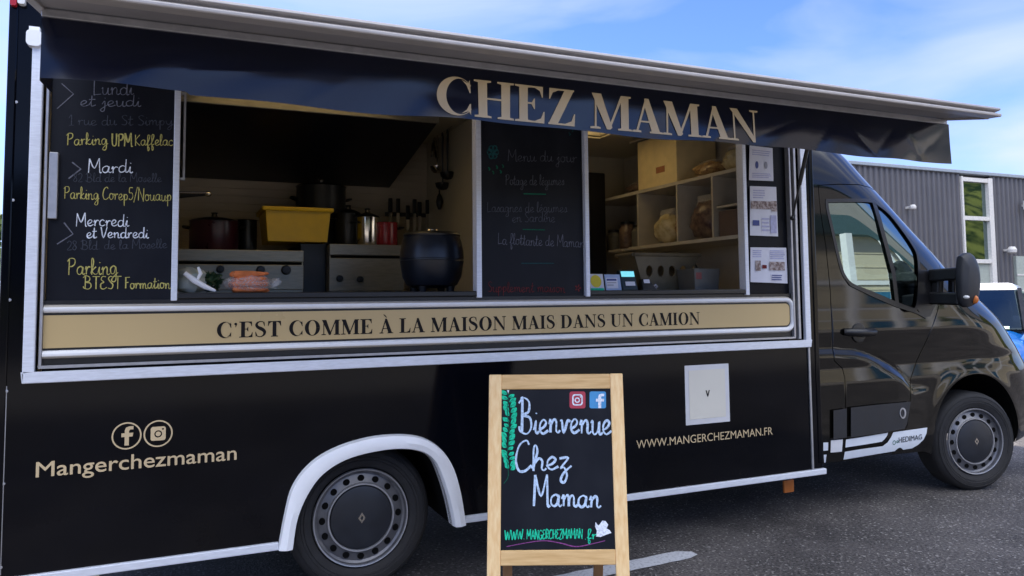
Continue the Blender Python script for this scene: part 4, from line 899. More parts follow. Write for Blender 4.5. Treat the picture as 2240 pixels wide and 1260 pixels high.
# cab furniture seen through the glass
for y in (.30, 1.25):
    s_ = MB(); s_.box(3.15, 3.62, y, y + .52, .72, 1.05); s_.hexa([(3.10, y, 1.05), (3.26, y, 1.05), (3.26, y + .52, 1.05), (3.10, y + .52, 1.05), (2.95, y + .04, 1.70), (3.06, y + .04, 1.70), (3.06, y + .48, 1.70), (2.95, y + .48, 1.70)])
    s_.box(2.94, 3.03, y + .13, y + .39, 1.72, 1.93); s_.build('seat', 'plastic', ft, bevel=.03)
ds = MB(); ds.hexa([(3.95, .2, .8), (4.45, .2, .8), (4.45, 1.95, .8), (3.95, 1.95, .8), (3.98, .2, 1.36), (4.5, .25, 1.44), (4.5, 1.9, 1.44), (3.98, 1.95, 1.36)]); ds.build('dashboard', 'plastic', ft, bevel=.04)
sw_ = MB(); cs = [Vector((3.80, 1.55, 1.34)) + Vector((.10 * math.sin(a), .19 * math.cos(a), .16 * math.sin(a))) for a in np.linspace(0, 2 * math.pi, 25)]; sw_.tube(cs, .016, 8); sw_.tube([(3.80, 1.36, 1.34), (3.80, 1.74, 1.34)], .014, 6); sw_.tube([(3.8, 1.55, 1.34), (4.0, 1.55, 1.22)], .03, 8); sw_.build('steering_wheel', 'black', ft)
# wing mirror
mr = MB()
def mp_(px, py, d): return at(px, py, d)
md = -.16
hp = [(2097, 560), (2112, 553), (2128, 556), (2141, 575), (2147, 605), (2145, 640), (2136, 664), (2116, 672), (2100, 668), (2094, 640), (2093, 600)]
hq = smooth_line(hp + hp[:1], 4)[:-1]; F0 = [at(x, y, md) for x, y in hq]; cxm = sum((p.x for p in F0)) / len(F0); czm = sum((p.z for p in F0)) / len(F0)
V = []; nn = len(F0)
MSEC = [(-.052 + .104 * k / 10, (1 - abs(-1 + 2 * k / 10) ** 2.6 * .55) ** .8) for k in range(11)]
for (dy, sc) in MSEC:
    for p in F0: V.append((cxm + (p.x - cxm) * sc * .80 - .012 + dy * .2, md + dy, czm + (p.z - czm) * sc))
F = []
for k in range(10):
    for i in range(nn): F.append((k * nn + i, k * nn + (i + 1) % nn, (k + 1) * nn + (i + 1) % nn, (k + 1) * nn + i))
F += [tuple(range(nn)), tuple(10 * nn + i for i in range(nn))[::-1]]
mr.add(V, F, 0, True); mo_ = mr.build('wing_mirror', 'plastic', ft)
am = MB()
for (a, b) in (((2036, 603), (2102, 598)), ((2036, 652), (2102, 654))):
    p, q = at(a[0], a[1], .07), at(b[0], b[1], md + .02); am.bar(p, q, .06, .085)
am.bar(at(2052, 600, .04), at(2050, 655, .04), .06, .06, up=(1, 0, 0)); am.bar(at(2086, 600, -.02), at(2086, 655, -.02), .05, .06, up=(1, 0, 0)); am.build('mirror_arm', 'black', ft, bevel=.012)
MB().sphere(at(2131, 655, md - .035), .016, .03, .030).build('mirror_indicator', 'orange', mo_)
MB().sphere(at(2114, 650, md - .05), .016, .02, .012).build('mirror_reflector', 'clear', mo_)

# ================================================================== CONTENTS OF THE TRUCK
hd = top('extractor_hood', (-.2, 1.4, 2.2), 'wide steel kitchen hood with dark sloping underside above the cooking units', 'hood')
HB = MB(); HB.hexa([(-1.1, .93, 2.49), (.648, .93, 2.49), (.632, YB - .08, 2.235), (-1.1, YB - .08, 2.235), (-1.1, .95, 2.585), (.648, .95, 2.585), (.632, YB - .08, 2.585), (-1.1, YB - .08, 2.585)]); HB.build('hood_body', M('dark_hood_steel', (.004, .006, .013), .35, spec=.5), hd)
MB().box(-1.1, .652, .905, .928, 2.485, 2.585).build('front_strip', 'steel', hd, bevel=.004)
K['badge'] = M('dark_red_badge', (.10, .012, .012), .4)
for e_ in (ell(.555, 2.545, .048, .021, 0, 360, 28), ell(-.70, 2.535, .035, .007, 0, 360, 20)): MB().prism([e_], yy(.902), None).build('maker_badge', 'badge', hd)
def cooker(name, x0, x1, z0, z1, knobs, lab, cat):
    o = top(name, ((x0 + x1) / 2, 1.6, .75), lab, cat)
    MB().box(x0, x1, 1.30, 2.05, .75, z1).build('body', 'steel', o, bevel=.006)
    m = MB(); m.box(x0 - .0, x1, 1.286, 1.30, z0, z1 - .09).box(x0, x1, 1.28, 1.30, z1 - .07, z1); m.build('front_panel', 'steel', o, bevel=.003)
    MB().box(x0 + .01, x1 - .01, 1.288, 1.30, z1 - .088, z1 - .072).build('vent_slot', 'void', o)
    for kx, kz, r in knobs:
        k = MB(); k.lathe([(r, 0), (r, -.012), (r * .8, -.03), (0, -.032)], (kx, 1.286, kz), (0, 1, 0), 20); k.build('knob', 'black', o)
    return o
cooker('cooking_range', -.84, -.115, 1.45, 1.693, ((-.60, 1.575, .024), (-.37, 1.572, .026), (-.22, 1.572, .03)), 'wide steel cooking range with three dark knobs behind the first serving counter', 'cooker')
cooker('deep_fryer', .045, .53, 1.44, 1.74, ((.11, 1.52, .022), (.24, 1.515, .022)), 'narrower steel fryer unit with two dark knobs behind the soup kettle', 'fryer')
pt = MB()
def pot(name, cx, cy, z, r, h, mat, lab, lidmat=None, handles=True, band=None):
    o = top(name, (cx, cy, z), lab, 'pot')
    m = MB(); m.lathe([(0, 0), (r * .94, 0), (r, .012), (r, h), (r + .005, h + .004), (r - .004, h)], (cx, cy, z), n=36); m.build('pot_body', mat, o)
    if lidmat:
        m = MB(); m.lathe([(r + .004, h), (r * .95, h + .012), (r * .4, h + .03), (.02, h + .034), (.016, h + .05), (.022, h + .06), (0, h + .066)], (cx, cy, z), n=32); m.build('lid', lidmat, o)
    if handles:
        for s in (-1, 1):
            m = MB(); m.tube([(cx + s * r, cy - .05, z + h * .8), (cx + s * (r + .035), cy - .03, z + h * .82), (cx + s * (r + .035), cy + .03, z + h * .82), (cx + s * r, cy + .05, z + h * .8)], .008, 6); m.build('handle', 'black', o)
    return o
K['plum'] = M('plum_enamel', (0.032, 0.004, 0.012), .3); K['redenam'] = M('red_enamel', (0.24, 0.012, 0.02), .25); K['yelp'] = M('yellow_plastic', (0.66, 0.43, 0.006), .4, var=.05); K['darkpot'] = M('dark_enamel', (0.008, 0.009, 0.011), .35)
pot('stew_pot', -.63, 1.52, 1.694, .145, .185, 'plum', 'low plum coloured pot on the left end of the cooking range', 'darkpot')
pot('stock_pot', .075, 1.80, 1.75, .17, .42, 'darkpot', 'tall black stock pot standing behind the yellow tub', 'inox', True)
pot('saucepan', -.425, 1.62, 1.694, .06, .21, 'darkpot', 'narrow dark pot squeezed between the plum pot and the yellow tub', None, False)
pot('saucepan', .215, 1.55, 1.742, .085, .22, 'darkpot', 'dark pot at the left end of the fryer top', 'darkpot')
pot('saucepan', .325, 1.45, 1.742, .078, .19, 'inox', 'shiny steel pot on the fryer between the dark pot and the red pot', 'darkpot')
pot('saucepan', .455, 1.45, 1.742, .075, .155, 'redenam', 'red enamel pot on the fryer to the right of the shiny steel pot', None)
MB().box(-.12, .045, 1.40, 2.0, .75, 1.748).build('drawer_cabinet', 'black', label='black cabinet filling the gap between the cooking range and the fryer', cat='cabinet', bevel=.005)
tb = top('storage_tub', (-.14, 1.5, 1.75), 'bright yellow plastic storage tub with a rolled rim on the range', 'tub')
def tubm(mb, x0, x1, y0, y1, z0, z1, tp, w=.006, m=0):
    a = [(x0 + tp, y0 + tp, z0), (x1 - tp, y0 + tp, z0), (x1 - tp, y1 - tp, z0), (x0 + tp, y1 - tp, z0)]; b = [(x0, y0, z1), (x1, y0, z1), (x1, y1, z1), (x0, y1, z1)]
    mb.add(a + b, [(0, 3, 2, 1), (0, 1, 5, 4), (1, 2, 6, 5), (2, 3, 7, 6), (3, 0, 4, 7)], m)
    c = [(x0 + w, y0 + w, z1), (x1 - w, y0 + w, z1), (x1 - w, y1 - w, z1), (x0 + w, y1 - w, z1)]; d = [(x0 + tp + w, y0 + tp + w, z0 + .01), (x1 - tp - w, y0 + tp + w, z0 + .01), (x1 - tp - w, y1 - tp - w, z0 + .01), (x0 + tp + w, y1 - tp - w, z0 + .01)]
    mb.add(b + c, [(0, 1, 5, 4), (1, 2, 6, 5), (2, 3, 7, 6), (3, 0, 4, 7)], m); mb.add(c + d, [(0, 4, 5, 1), (1, 5, 6, 2), (2, 6, 7, 3), (3, 7, 4, 0), (4, 7, 6, 5)], m)
m = MB(); tubm(m, -.345, .055, 1.30, 1.72, 1.752, 1.955, .018); m.build('tub_body', 'yelp', tb, bevel=.004)
m = MB(); m.box(-.362, .072, 1.283, 1.30, 1.942, 1.968).box(-.362, -.345, 1.30, 1.72, 1.942, 1.968).box(.055, .072, 1.30, 1.72, 1.942, 1.968).box(-.362, .072, 1.72, 1.737, 1.942, 1.968); m.build('rim', 'yelp', tb, bevel=.006)
# knives on a rack
kr = top('knife_rack', (.78, 2.07, 2.0), 'magnetic strip fixed to the ribbed back wall holding the knives', 'knife rack')
MB().box(.60, .98, 2.045, 2.078, 2.015, 2.045).build('strip', 'black', kr)
for i, (x, zt_, l, lab) in enumerate(((.632, 2.15, .12, 'broad dark handled knife at the left end of the magnetic strip'), (.692, 2.15, .11, 'dark handled knife second along the magnetic strip'), (.768, 2.10, .09, 'short knife with a bright blade in the middle of the strip'), (.822, 2.15, .16, 'long slim knife just past the bright bladed one'), (.862, 2.13, .14, 'slim dark knife beside the last one on the strip'), (.925, 2.15, .19, 'longest dark knife at the right end of the strip'))):
    o = top('kitchen_knife', (x, 2.03, zt_ - .2), lab, 'knife', 'knives on the magnetic strip')
    MB().bar((x, 2.035, zt_), (x, 2.035, zt_ - .11), .030, .02, up=(0, 1, 0)).build('handle', 'black', o, bevel=.004)
    b = MB(); b.prism([[(x - .013, zt_ - .11), (x + .013, zt_ - .11), (x + .013, zt_ - .11 - l * .7), (x - .010, zt_ - .11 - l)]], yy(2.034), (0, .003, 0)); b.build('blade', 'inox', o)
# ladles and tongs hanging at the partition
hk = top('utensil_rail', (.92, 1.55, 2.6), 'short steel hanging rail on the cream partition', 'rail'); m = MB(); m.tube([(.915, 1.40, 2.60), (.915, 1.85, 2.60)], .006, 6); m.tube([(.915, 1.42, 2.60), (.935, 1.42, 2.60)], .004, 6); m.tube([(.915, 1.83, 2.60), (.935, 1.83, 2.60)], .004, 6); m.build('rail_bar', 'inox', hk)
for i, (y, z1, z0, lab) in enumerate(((1.72, 2.585, 2.30, 'steel ladle hanging nearest the back wall'), (1.60, 2.585, 2.16, 'black ladle hanging in the middle of the rail'), (1.49, 2.585, 2.22, 'dark skimmer hanging nearest the serving side'))):
    o = top('ladle', (.905, y, z0), lab, 'ladle', 'utensils hanging by the partition')
    m = MB(); m.tube([(.905, y + .015, z1 - .02), (.905, y, z1), (.905, y - .01, z1 - .03), (.905, y, z1 - .1), (.905, y, z0 + .05)], [.005, .006, .007, .008, .006], 6); m.build('handle', 'inox' if i == 0 else 'black', o)
    m = MB(); m.lathe([(0, -.026), (.03, -.02), (.048, .0), (.054, .026), (.050, .026), (.036, .0), (0, -.014)], (.90, y - .01, z0 + .03), n=18); m.build('bowl', 'black' if i else 'inox', o)
tg = top('tongs', (.9, 1.78, 2.45), 'bright steel tongs hanging open at the head of the rail', 'tongs'); m = MB(); m.tube([(.9, 1.75, 2.575), (.9, 1.80, 2.55), (.9, 1.84, 2.45)], .014, 6); m.tube([(.9, 1.75, 2.575), (.9, 1.74, 2.55), (.9, 1.71, 2.42)], .014, 6); m.build('arms', 'inox', tg)
m = MB(); m.lathe([(0, 0), (.01, .002), (.022, .03), (.026, .06), (.018, .10), (.006, .12), (.005, .2)], (.90, 1.66, 2.03), n=14); o = top('whisk', (.9, 1.66, 2.03), 'small dark whisk hanging low by the partition', 'whisk'); m.build('whisk_head', 'black', o)
# tap arm over the range
ta_ = at(392, 426, 1.1); tb2 = at(455, 424, 1.1); o = top('tap', (ta_.x, 1.1, ta_.z), 'short steel tap arm poking out beside the first window post over the range', 'tap')
m = MB(); m.tube([ta_ + Vector((-.25, 0, 0)), ta_, tb2], [.02, .02, .011], 8); m.build('spout', 'black', o); m = MB(); m.sphere(tb2, .022, .018, .016); m.tube([ta_ + Vector((-.2, -.022, .004)), tb2 + Vector((-.01, -.016, .004))], .007, 6); m.build('spout_tip', 'inox', o)
# soup kettle
kt = top('soup_kettle', (.425, .34, 1.424), 'rounded black soup kettle with steel lid knob standing on the counter', 'soup kettle')
m = MB(); m.lathe([(.0, .022), (.10, .022), (.135, .035), (.158, .08), (.170, .15), (.1725, .165), (.1695, .168), (.1695, .174), (.1725, .177), (.170, .22), (.160, .27), (.148, .298), (.0, .30)], (.425, .34, 1.424), n=48); m.build('kettle_body', M('black_kettle_shell', (0.010, 0.013, 0.020), .32, var=.15), kt)
m = MB(); m.lathe([(.152, .296), (.154, .305), (.14, .318), (.06, .328), (0, .33)], (.425, .34, 1.424), n=40); ld = m.build('lid', 'black', kt)
m = MB(); m.lathe([(.035, .327), (.03, .336), (0, .337)], (.425, .34, 1.424), n=20); m.build('lid_knob', 'inox', ld)
for a in (45, 135, 225, 315):
    x, y = .425 + .11 * math.cos(R(a)), .34 + .11 * math.sin(R(a)); MB().lathe([(.02, 0), (.024, .03), (0, .03)], (x, y, 1.424), n=12).build('foot', 'black', kt)
# carrots in a bag
K['carrot'] = M('carrot_skin', (0.62, 0.17, 0.05), .5, vs=25, var=.2); K['film'] = bpy.data.materials.new('clear_plastic_film'); K['film'].use_nodes = True; t = K['film'].node_tree; t.nodes.clear()
o_ = N(t, 'ShaderNodeOutputMaterial'); tr_ = N(t, 'ShaderNodeBsdfTransparent'); di = N(t, 'ShaderNodeBsdfPrincipled'); di.inputs['Base Color'].default_value = (.8, .78, .78, 1); di.inputs['Roughness'].default_value = .25
nz2 = N(t, 'ShaderNodeTexNoise'); nz2.inputs['Scale'].default_value = 30; rr2 = N(t, 'ShaderNodeMapRange'); rr2.inputs[1].default_value = .35; rr2.inputs[2].default_value = .75; rr2.inputs[3].default_value = .06; rr2.inputs[4].default_value = .55
x_ = N(t, 'ShaderNodeMixShader'); t.links.new(nz2.outputs['Fac'], rr2.inputs[0]); t.links.new(rr2.outputs[0], x_.inputs[0]); t.links.new(tr_.outputs[0], x_.inputs[1]); t.links.new(di.outputs[0], x_.inputs[2]); t.links.new(x_.outputs[0], o_.inputs[0])
cbg = top('bag_of_carrots', (-.53, .13, 1.424), 'clear plastic bag of orange carrots lying on the serving counter', 'carrots')
m = MB()
for k in range(15):
    y = .06 + (k % 4) * .033; z = 1.440 + (k // 4) * .022; x0 = -.615 + random.uniform(0, .03); x1 = -.455 + random.uniform(-.02, .02); w_ = random.uniform(.013, .017); dz = random.uniform(-.01, .01)
    m.tube([(x0, y, z), (x0 + .01, y, z + dz * .2), (x0 + .08, y + .004, z + dz * .5), (x1 - .01, y + random.uniform(-.01, .01), z + dz), (x1, y, z + dz)], [.006, w_, w_ * .9, w_ * .5, .003], 8)
m.build('carrots', 'carrot', cbg)
def blob(c, r, jit, n=22, k=12, fn=None, seed=1):
    rnd = random.Random(seed); m = MB(); m.sphere(c, *r, n=n, k=k); c = Vector(c)
    ph = [rnd.uniform(0, 6) for _ in range(6)]
    for i, v in enumerate(m.v):
        d = v - c; f = 1 + jit * (math.sin(d.x / r[0] * 4 + ph[0]) * math.sin(d.z / r[2] * 5 + ph[1]) + .6 * math.sin(d.x / r[0] * 9 + ph[2] + d.y / r[1] * 6) + .4 * math.sin(d.z / r[2] * 13 + ph[3]))
        m.v[i] = c + d * f
        if m.v[i].z < 1.426: m.v[i].z = 1.426 + .002 * rnd.random()
    return m
blob((-.53, .11, 1.466), (.108, .082, .048), .05).build('bag_film', 'film', cbg)
m = MB(); V = []
for i in range(10):
    a = i / 9 * math.pi - math.pi / 2; V += [(-.43, .11 + .04 * math.sin(a), 1.46 + .03 * math.cos(a * 1.3)), (-.395 + .008 * math.sin(i * 2.3), .11 + .06 * math.sin(a), 1.455 + .038 * math.cos(a * 1.1 + .3))]
m.add(V, [(2 * i, 2 * i + 1, 2 * i + 3, 2 * i + 2) for i in range(9)], 0, True); m.build('bag_neck', 'film', cbg)
# leek bag
K['sage'] = M('grey_green_plastic_bag', (0.30, 0.35, 0.30), .35, vs=8, col2=(0.45, 0.48, 0.46)); K['veg'] = M('dark_green_leaves', (0.015, 0.05, 0.02), .5, vs=20)
lb = top('vegetable_bag', (-.74, .13, 1.424), 'crumpled grey green plastic bag of leafy vegetables by the first post', 'bag')
blob((-.775, .13, 1.478), (.072, .07, .062), .10, seed=4).build('bag_film', 'sage', lb)
m = MB(); m.tube([(-.80, .055, 1.512), (-.76, .052, 1.478), (-.715, .05, 1.450), (-.672, .05, 1.432)], [.010, .014, .012, .006], 8); m.tube([(-.745, .06, 1.538), (-.735, .055, 1.51), (-.748, .055, 1.48)], [.006, .009, .006], 8); m.build('bag_fold', 'white', lb)
m = MB(); leaves(m, (-.69, .14, 1.475), (.045, .05, .042), 130, .022); m.build('leaves', 'veg', lb)
# sign cards and card terminal on the second counter
K['yellowc'] = M('yellow_card', (0.70, 0.55, 0.02), .5); K['blue_c'] = M('pale_blue_card', (0.36, 0.46, 0.66), .5); K['teals'] = M('teal_screen', (0.12, 0.50, 0.58), .2); K['dteal'] = M('dark_teal_shell', (0.006, 0.022, 0.03), .4)
K['navyi'] = M('navy_print', (0.03, 0.05, 0.22), .5); K['greyp'] = M('grey_print', (0.30, 0.30, 0.34), .6); K['paper'] = M('white_paper', (0.70, 0.70, 0.76), .7, var=.03); K['brownp'] = M('brown_photo_print', (0.16, 0.10, 0.085), .6, vs=60, col2=(0.45, 0.38, 0.36), lo=.4, hi=.6); K['lilac'] = M('lilac_print', (0.42, 0.42, 0.60), .6, vs=40, var=.12)
def lean(x0, x1, z0, z1, y, tl=.02): return lambda u, v: (x0 + (x1 - x0) * u, y + tl * v, z0 + (z1 - z0) * v)
def card(name, x0, x1, z0, z1, y, mat, lab, cat, prints, back=None):
    o = top(name, ((x0 + x1) / 2, y, z0), lab, cat); fn = lean(x0, x1, z0, z1, y)
    MB().prism([rect(0, 1, 0, 1)], fn, (0, .004, 0)).build('card', mat, o)
    m = MB(); mats = []
    for c, mm in prints:
        if mm not in mats: mats.append(mm)
        m.prism([c], lambda u, v: Vector(fn(u, v)) + Vector((0, -.0012 - .0006 * mats.index(mm), 0)), None, mats.index(mm))
    m.build('print', mats, o); return o
card('sign_card', 1.268, 1.355, 1.424, 1.516, .10, 'stick', 'small card with a big yellow disc propped beside the menu board post', 'card', [(circ(.44, .56, .40, 24, .38), 'yellowc'), (rect(.0, .95, .0, .14), 'c_green')])
card('sign_card', 1.366, 1.466, 1.424, 1.514, .10, 'blue_c', 'pale blue and white printed card between the yellow disc card and the terminal', 'card', [(rect(.06, .80, .12, .78), 'paper'), (rect(.1, .74, .60, .72), 'navyi'), (rect(.1, .5, .30, .36), 'greyp'), (rect(.1, .7, .45, .5), 'greyp')])
tm = top('card_terminal', (1.53, .13, 1.424), 'dark card terminal with a lit teal screen standing on the counter', 'terminal')
m = MB(); m.hexa([(1.475, .10, 1.424), (1.578, .10, 1.424), (1.575, .20, 1.424), (1.478, .20, 1.424), (1.470, .135, 1.540), (1.572, .135, 1.540), (1.57, .165, 1.540), (1.473, .165, 1.540)]); m.build('shell', 'dteal', tm, bevel=.006)
fn = lambda u, v: (1.478 + .09 * u, .0985 + .035 * v, 1.424 + .116 * v)
K['screen'] = emis('lit_teal_screen', (0.16, 0.55, 0.62), .45)
MB().prism([rect(.02, .98, .66, .93)], fn, (0, -.002, .0006)).build('screen', 'screen', tm); MB().prism([rect(.22, .92, .22, .42)], fn, (0, -.002, .0006)).build('label', 'paper', tm)
rd = top('card_reader', (1.645, .13, 1.424), 'small black card reader with a white sticker beside the terminal', 'card reader')
m = MB(); m.hexa([(1.60, .09, 1.424), (1.70, .09, 1.424), (1.70, .16, 1.424), (1.60, .16, 1.424), (1.61, .12, 1.49), (1.665, .12, 1.49), (1.665, .15, 1.49), (1.61, .15, 1.49)]); m.build('shell', 'black', rd, bevel=.006)
MB().prism([rect(1.622, 1.662, 1.462, 1.486)], lambda u, v: (u, .118 - (1.49 - v) * .3, v), (0, -.002, 0)).build('label', 'paper', rd)
m = MB(); m.tube([(1.70, .12, 1.43), (1.715, .115, 1.445), (1.70, .11, 1.455), (1.68, .11, 1.44)], .006, 6); m.build('cable', 'greyp', rd)
# crates behind
K['crate'] = M('beige_crate_plastic', (0.15, 0.12, 0.07), .5, var=.15, vs=8); K['clearbox'] = M('milky_box_plastic', (0.13, 0.125, 0.11), .4, var=.08)
cr = top('produce_crate', (1.98, .72, 1.424), 'beige perforated bread crate standing on the second counter', 'crate')
m = MB(); x0, x1, y0, y1, z0, z1 = 1.74, 2.24, .42, .60, 1.424, 1.648
holes = [ell(1.86 + i * .085, 1.545, .024, .036, 0, 360, 18) for i in range(5)]
m.prism([[(x0 + .09, z0), (x1 - .09, z0), (x1 - .01, z1), (x0 + .01, z1)]] + holes, lambda u, v: (x0 + (u - x0) + (v - z0) * .0, y0 - (v - z0) * .10, v), (0, .006, 0))
for (xa_, xb_) in ((x0 + .09, x0 + .01), (x1 - .09, x1 - .01)): m.hexa([(xa_ - .003, y0, z0), (xa_ + .003, y0, z0), (xa_ + .003, y1, z0), (xa_ - .003, y1, z0), (xb_ - .003, y0 - .022, z1), (xb_ + .003, y0 - .022, z1), (xb_ + .003, y1, z1), (xb_ - .003, y1, z1)])
m.hexa([(x0 + .09, y1 - .006, z0), (x1 - .09, y1 - .006, z0), (x1 - .09, y1, z0), (x0 + .09, y1, z0), (x0 + .01, y1 - .006, z1), (x1 - .01, y1 - .006, z1), (x1 - .01, y1, z1), (x0 + .01, y1, z1)])
m.box(x0 + .09, x1 - .09, y0, y1, z0, z0 + .006).build('crate_shell', 'crate', cr)
m = MB(); m.tube([(x0, y0 - .025, z1), (x1, y0 - .025, z1), (x1, y1, z1), (x0, y1, z1), (x0, y0 - .025, z1)], .012, 8); m.build('rim', 'crate', cr)
bx = top('food_box', (2.23, .3, 1.424), 'milky plastic food box with a reddish corner label by the last post', 'box')
m = MB(); tubm(m, 2.06, 2.255, .22, .40, 1.424, 1.556, .008); m.build('box_body', 'clearbox', bx, bevel=.004); MB().prism([rect(2.073, 2.115, 1.49, 1.54)], yy(.2215), None).build('label', M('faded_red_print', (.25, .06, .05), .5), bx)
bt = top('bottle', (2.03, .7, 1.424), 'small dark bottle standing behind the food box', 'bottle'); m = MB(); m.lathe([(0, 0), (.03, 0), (.033, .01), (.033, .15), (.014, .19), (.012, .22), (0, .222)], (2.30, .55, 1.424), n=20); 
ORG[bt.name] = Vector((2.30, .55, 1.424)); bt.location = (2.30, .55, 1.424); m.build('bottle_body', 'darkpot', bt); MB().lathe([(.0145, .216), (.0145, .235), (0, .236)], (2.30, .55, 1.424), n=14).build('cap', 'paper', bt)
# shelving on the front wall
K['shelf'] = M('taupe_melamine_shelf', (0.47, 0.43, 0.36), .5, var=.05)
sh = top('shelving_unit', (2.55, 1.05, 1.72), 'cream open shelving unit with square compartments on the end wall', 'shelving')
SXF, SXB = 2.345, 2.74
def brd(y0, y1, z0, z1, x0=SXF): MB().box(x0, SXB, y0, y1, z0, z1).build('shelf_board', 'shelf', sh, bevel=.002)
brd(.10, 2.06, 2.162, 2.186); brd(.10, 1.36, 1.738, 1.762, SXF - .03); brd(.10, 1.36, 2.565, 2.58)
for y in (.385, .77, 1.265, 1.99): MB().box(SXF + .002, SXB, y, y + .016, 1.762 if y < 1.4 else 1.4, 2.162).build('divider', 'shelf', sh)
MB().box(SXF + .01, SXB, .11, .36, 1.95, 1.964).build('shelf_board', 'shelf', sh)
MB().box(SXB - .012, SXB, .10, 2.06, 1.40, 2.565).build('back_panel', 'shelf', sh)
MB().box(2.0, 2.30, 1.66, 2.06, .75, 2.38).build('fridge', 'black', label='tall black fridge in the back corner behind the shelving', cat='fridge', bevel=.01)
K['card2'] = M('pale_cardboard', (0.74, 0.60, 0.32), .6, var=.05)
cbx = top('cardboard_box', (2.5, 1.0, 2.186), 'large pale yellow box on the upper shelf', 'box')
m = MB(); m.box(SXF + .01, 2.70, .78, 1.27, 2.188, 2.555); m.build('carton', 'card2', cbx, bevel=.004); MB().prism([rect(.92, 1.03, 2.28, 2.325)], lambda u, v: (SXF + .0085, u, v), None).build('print', M('faint_red_print', (.36, .15, .07), .6), cbx)
def packs(cx, cy, z, r, n, mat, lab, cat='packet', sd=3, col=None):
    o = top('food_packet', (cx, cy, z), lab, cat); rnd = random.Random(sd)
    m = MB(); m.sphere((cx, cy, z + r[2]), *r, n=18, k=12)
    for i, v in enumerate(m.v):
        d = v - Vector((cx, cy, z + r[2])); f = 1 + .12 * math.sin(d.y / r[1] * 5 + sd) * math.sin(d.z / r[2] * 4 + sd * 2) + .07 * math.sin(d.z / r[2] * 11 + d.y / r[1] * 7); q = Vector((cx, cy, z + r[2])) + d * f; q.z = max(q.z, z + .002); m.v[i] = q
    m.build('packet_film', mat, o)
    m = MB(); m.hexa([(cx - r[0] * .4, cy - r[1] * .5, z + r[2] * 1.75), (cx + r[0] * .3, cy - r[1] * .5, z + r[2] * 1.75), (cx + r[0] * .3, cy + r[1] * .5, z + r[2] * 1.75), (cx - r[0] * .4, cy + r[1] * .5, z + r[2] * 1.75), (cx - .01, cy - r[1] * .7, z + r[2] * 2.25), (cx + .01, cy - r[1] * .7, z + r[2] * 2.25), (cx + .01, cy + r[1] * .7, z + r[2] * 2.25), (cx - .01, cy + r[1] * .7, z + r[2] * 2.25)]); m.build('seal', 'film', o)
K['pk1'] = M('pasta_packet', (0.42, 0.34, 0.17), .35, vs=25, col2=(0.62, 0.55, 0.36)); K['pk2'] = M('dark_packet', (0.06, 0.03, 0.035), .35, vs=25, col2=(0.20, 0.14, 0.10)); K['pk3'] = M('brown_packet', (0.20, 0.10, 0.05), .3, vs=30, col2=(0.52, 0.36, 0.16))
packs(2.45, 1.02, 1.763, (.10, .12, .115), 1, 'pk1', 'pale pasta packet in the middle compartment of the shelving')
packs(2.47, .585, 1.763, (.10, .155, .14), 1, 'pk2', 'dark brown packet next to the pasta packet on the shelving', sd=5)
packs(2.48, .56, 2.187, (.09, .15, .055), 1, 'pk3', 'brown loaf packet lying on the upper shelf beside the pale yellow box', sd=8)
packs(2.46, .27, 2.187, (.08, .11, .075), 1, 'pk1', 'bright buns packet on the upper shelf near the last post', sd=11)
packs(2.52, 1.52, 2.187, (.09, .12, .05), 1, 'pk2', 'small dark packet at the deep end of the upper shelf', sd=14)
packs(2.44, .835, 1.763, (.06, .04, .10), 1, 'pk3', 'slim brown packet standing against the divider beside the pale pasta packet', sd=21)
packs(2.47, 1.42, 1.425, (.09, .13, .09), 1, 'pk1', 'pale packet lying on the counter behind the bread crate', sd=23)
for i_, (y_, h_, mt_, lb_) in enumerate(((1.42, .16, 'clearbox', 'milky storage jar nearest the front of the deep shelf compartment'), (1.60, .20, 'pk2', 'tall dark storage jar in the middle of the deep shelf compartment'), (1.80, .15, 'clearbox', 'milky storage jar at the back of the deep shelf compartment'))):
    o = top('storage_jar', (2.46, y_, 1.763), lb_, 'jar', 'jars in the deep shelf compartment')
    MB().box(2.36, 2.74, y_ - .07, y_ + .07, 1.745, 1.761).build('jar_stand', 'shelf', o)
    m = MB(); m.lathe([(0, .002), (.062, .002), (.066, .01), (.066, h_ * .8), (.05, h_ * .92), (.05, h_)], (2.46, y_, 1.763), n=22); m.build('jar_body', mt_, o); m = MB(); m.lathe([(.054, h_), (.054, h_ + .02), (0, h_ + .022)], (2.46, y_, 1.763), n=22); m.build('lid', 'black', o)
MB().box(SXF + .02, 2.7, .115, .355, 1.765, 1.93).build('drawer_box', M('brown_drawer_box', (.11, .075, .065), .6), label='brown drawer box filling the low compartment nearest the last post', cat='box', bevel=.004)
# ================================================================== BOARDS, PAPERS AND WRITING
cb1 = top('chalkboard', (-1.07, .03, 1.385), 'black weekly schedule chalkboard at the rear end with white and yellow writing', 'chalkboard')
Y1 = .022
MB().box(-1.318, -.855, Y1, .034, 1.384, 2.40).build('board_panel', 'chalkb', cb1, bevel=.002)
def onY1(u, v, dz=0): p = at(u, v, Y1); return Vector((p.x, Y1 - .0012 - dz * .0004, p.z))
MATS1 = ['c_white', 'c_yel', 'c_dim', 'c_mid']
def c1(x, y): return 90 + x / 4.847, 160 + y / 4.847
def hw1(t, x0, x1, b, h, w, m, sl=0): wr = MB(); hand(wr, t, onY1, x0, x1, b, h, w, 0, sl); wr.build('chalk_lettering', MATS1[m], cb1, fix=False)
hw1('Lundi', 202, 292, 208, 32, .0034, 3); hw1('et jeudi', 175, 308, 233, 25, .0034, 3); hw1('1 rue du St Simpy', 150, 378, 274, 22, .0028, 2)
hw1('Parking', 146, 236, 318, 26, .0036, 1, -.02); hw1('UPM', 244, 290, 320, 27, .0062, 1); hw1('Kaffelac', 294, 379, 319, 24, .0036, 1)
